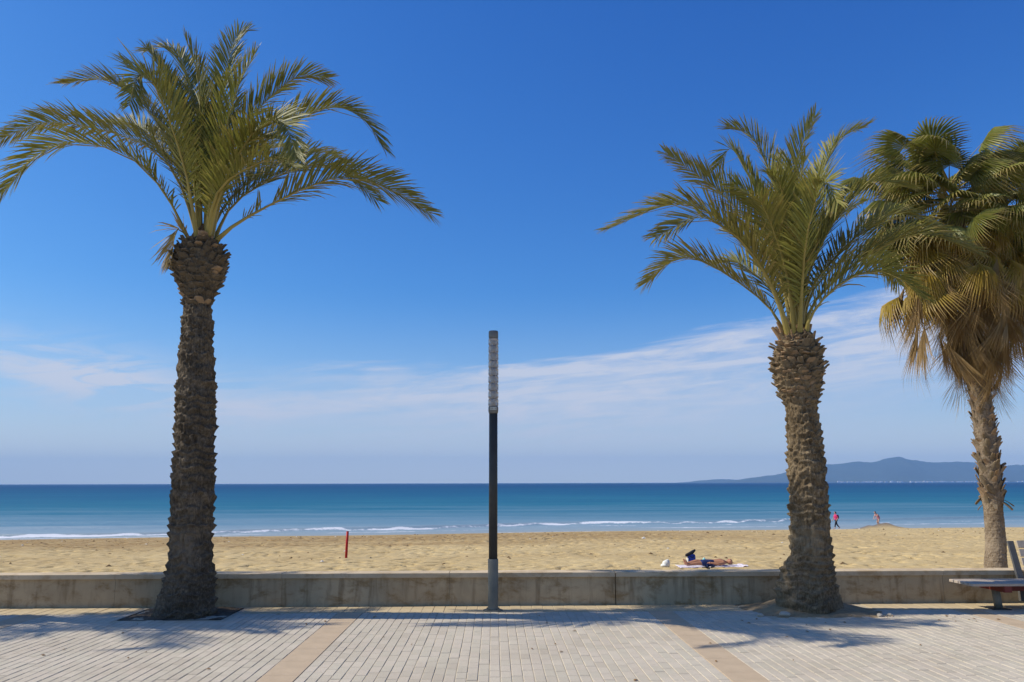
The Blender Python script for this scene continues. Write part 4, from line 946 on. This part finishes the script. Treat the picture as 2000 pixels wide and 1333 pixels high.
for sy, ph in ((-1, 1), (1, -1)): limb(c_, [(0, sy*.085, .92), (-.13*ph-.03, sy*.08, .50), (-.195*ph+(.10 if ph < 0 else 0)-.01, sy*.077, .26)], [.102, .072, .056])
fused(c_, 'leggings', M['black'], pw, .016)
c_ = MB(); c_.ball((-.045, .0, 1.655), .098, .098, .10); c_.ball((.05, 0, 1.60), .05, .05, .06); c_.build('hair', M['hair'], pw, True)
c_ = MB(); c_.ball((.215, 0, 1.22), .10, .14, .22, 12, 8); c_.build('rucksack', M['black'], pw, True)
# a bather stooping in the shallows beyond the sand heap
SX, SY = 39.35, 85.0; sz = float(sand_z(np.array(SX), np.array(SY)))
ps = empty('person', (SX, SY, sz-.02), R(15)); tag(ps, 'person in rose swimsuit stooping behind the heap of sand', 'person')
b = MB(); limb(b, [(.03, 0, .86), (-.02, 0, 1.02), (-.14, 0, 1.17), (-.22, 0, 1.26)], [.155, .14, .15, .10]); limb(b, [(-.22, 0, 1.26), (-.29, 0, 1.34)], [.055, .052])
hr2 = head(b, (-.36, 0, 1.41), (-1, -.3, -.55))
for sy in (-1, 1):
    limb(b, [(.03, sy*.09, .84), (-.08, sy*.09, .47), (.05, sy*.09, .08)], [.092, .060, .042]); limb(b, [(.05, sy*.09, .07), (-.12, sy*.10, .03)], [.042, .030])
    limb(b, [(-.20, sy*.17, 1.22), (-.30, sy*.21, .97), (-.44, sy*.12, .84)], [.055, .044, .032]); hand(b, (-.44, sy*.12, .84), (-.7, 0, -.7), (0, 1, 0))
fused(b, 'body', M['skin_pale'], ps, .013); face_bits(ps, (-.36, 0, 1.41), hr2, 1.0)
c_ = MB(); limb(c_, [(.03, 0, .84), (-.02, 0, 1.02), (-.14, 0, 1.16)], [.168, .154, .160]); fused(c_, 'swimsuit', M['rose'], ps, .016)
c_ = MB(); c_.ball((-.335, .01, 1.445), .10, .10, .10); c_.build('hair', M['hair'], ps, True)
# a sunbather lying on a towel, head to the right
LX, LY = 6.55, 28.9
def lz(x, y): return float(np.max(sand_z(np.array(x)+np.linspace(-.1, .1, 5), np.array(y)+np.linspace(-.1, .1, 5))))
base = max(lz(LX+t, LY) for t in np.linspace(-.1, 1.7, 12))
pb = empty('person', (LX, LY, base+.01)); tag(pb, 'sunbather in navy shorts lying on a striped towel on the sand', 'person')
b = MB(); limb(b, [(.82, 0, .11), (1.0, 0, .115), (1.22, 0, .13), (1.34, 0, .125)], [.105, .105, .118, .09]); 
for sy in (-1, 1): limb(b, [(1.28, sy*.10, .12), (1.0, sy*.07, .11), (.84, sy*.07, .11)], [.085, .08, .09])
limb(b, [(1.34, 0, .12), (1.45, 0, .125)], [.055, .052]); hr3 = head(b, (1.54, 0, .14), (.1, -.35, 1.0))
for sy, lift in ((-1, 0.0), (1, .05)):
    limb(b, [(.82, sy*.09, .10), (.42, sy*.11, .10+lift), (.06, sy*.13, .065)], [.088, .062, .042]); limb(b, [(.05, sy*.13, .07), (.0, sy*.16, .21)], [.042, .030])
limb(b, [(1.30, -.20, .11), (1.08, -.27, .09), (.86, -.22, .12)], [.055, .045, .033]); hand(b, (.86, -.22, .12), (-1, .15, .05), (0, 1, 0))
limb(b, [(1.30, .20, .11), (1.45, .33, .10), (1.62, .20, .09)], [.055, .045, .033]); hand(b, (1.62, .20, .09), (.8, -.5, 0), (.5, .8, 0))
fused(b, 'body', M['skin'], pb, .012); face_bits(pb, (1.54, 0, .14), hr3, 1.0)
c_ = MB()
for sy in (-1, 1): limb(c_, [(.93, sy*.055, .112), (.82, sy*.08, .112), (.60, sy*.10, .115)], [.107, .108, .094])
fused(c_, 'shorts', M['navy'], pb, .014)
c_ = MB(); c_.ball((1.575, .01, .13), .08, .098, .10); c_.build('hair', M['hair_fair'], pb, True)
# towel, folded and rippled cloth
xs = np.linspace(-.25, 2.05, 60); ys = np.linspace(-.48, .42, 26); X, Y = np.meshgrid(xs, ys)
Z = np.maximum(base+.012+fbm(X*3, Y*3, 3, 3)*.05, sand_z(X+LX, Y+LY)+.012) + .05*np.clip((X-1.75)/.3, 0, 1)*np.abs(np.sin(X*17+Y*6))
tw = grid_obj('towel', xs, ys, Z, M['towel']); tw.location = (LX, LY, 0); so = tw.modifiers.new('thick', 'SOLIDIFY'); so.thickness = .008; tag(tw, 'striped lilac and white towel under the sunbather', 'towel')
def on_sand(x, y): return lz(x, y)-.01
# blue beach bag
bx, by = LX+.37, LY+.62
bag = empty('beach_bag', (bx, by, on_sand(bx, by)), R(6)); tag(bag, 'upright blue beach bag with black rolled top behind the sunbather', 'bag')
c_ = MB(); c_.lathe([(.13, 0), (.15, .05), (.155, .2), (.14, .36), (.10, .40)], 18); c_.v = [(x*1.0+z*.05, y*.62, z) for x, y, z in c_.v]; c_.build('body', M['blue'], bag, True)
c_ = MB(); c_.box(-.155, -.115, -.08, .04, .02, .27); c_.build('side_panel', M['white'], bag)
c_ = MB(); limb(c_, [(-.17, -.03, .37), (-.05, -.02, .41), (.06, 0, .47), (.15, .02, .53)], [.055, .065, .065, .04]); fused(c_, 'flap', M['black'], bag, .015)
c_ = MB(); c_.tube([(-.08, -.06, .36), (-.03, -.10, .30), (.05, -.10, .30), (.10, -.06, .38)], [.01]*4, 6); c_.build('strap', M['black'], bag)
# straw-white sun hat / cloth bundle at the feet
hx, hy = LX-.62, LY+.1
c_ = MB(); c_.ball((0, 0, .10), .13, .11, .13, 16, 10); c_.ball((-.06, -.02, .05), .14, .12, .07, 14, 8); c_.ball((.05, .03, .16), .08, .07, .09)
rn = random.Random(2); c_.v = [(x+rn.uniform(-.012, .012), y+rn.uniform(-.012, .012), max(0.0, z+rn.uniform(-.012, .012))) for x, y, z in c_.v]
o = c_.build('cloth_bundle', M['white'], None, True, (hx, hy, on_sand(hx, hy))); tag(o, 'crumpled white bundle lying on the sand beyond the sunbather feet', 'bundle')
# dark sandals in front
for k, (dx, dy, lb) in enumerate(((.56, -.62, 'dark sandal nearer the sunbather feet'), (.78, -.68, 'dark sandal farther along towards the sunbather head'))):
    rt_ = empty('sandal', (LX+dx, LY+dy, on_sand(LX+dx, LY+dy)+.005), R(15+40*k)); tag(rt_, lb, 'sandal', 'sandals beside the towel')
    c_ = MB(); n = 14; vs = []
    for zz in (0, .025):
        for i in range(n):
            a = 2*math.pi*i/n; vs.append((.135*math.cos(a), (.047+.008*math.cos(a))*math.sin(a), zz+.012*(math.cos(a) > .2)))
    c_.add(vs, [tuple(reversed(range(n))), tuple(range(n, 2*n))]+[(i, (i+1) % n, n+(i+1) % n, n+i) for i in range(n)]); c_.build('sole', M['black'], rt_)
    c_ = MB(); c_.tube([(.03, -.055, .02), (.045, -.03, .075), (.05, 0, .09), (.045, .03, .075), (.03, .055, .02)], [.017]*5, 6, 0, .5); c_.build('strap', M['navy'], rt_)
# small aqua bottle and a folded red-green cloth behind the hip
qx, qy = LX+.78, LY+.42
bt = empty('bottle', (qx, qy, on_sand(qx, qy)+.02)); tag(bt, 'aqua green bottle standing behind the sunbather hip', 'bottle')
c_ = MB(); c_.lathe([(.055, 0), (.062, .02), (.062, .20), (.03, .24)], 16); c_.build('body', M['aqua'], bt, True)
c_ = MB(); c_.lathe([(.026, .2405), (.026, .27)], 12); c_.build('cap', M['white'], bt)
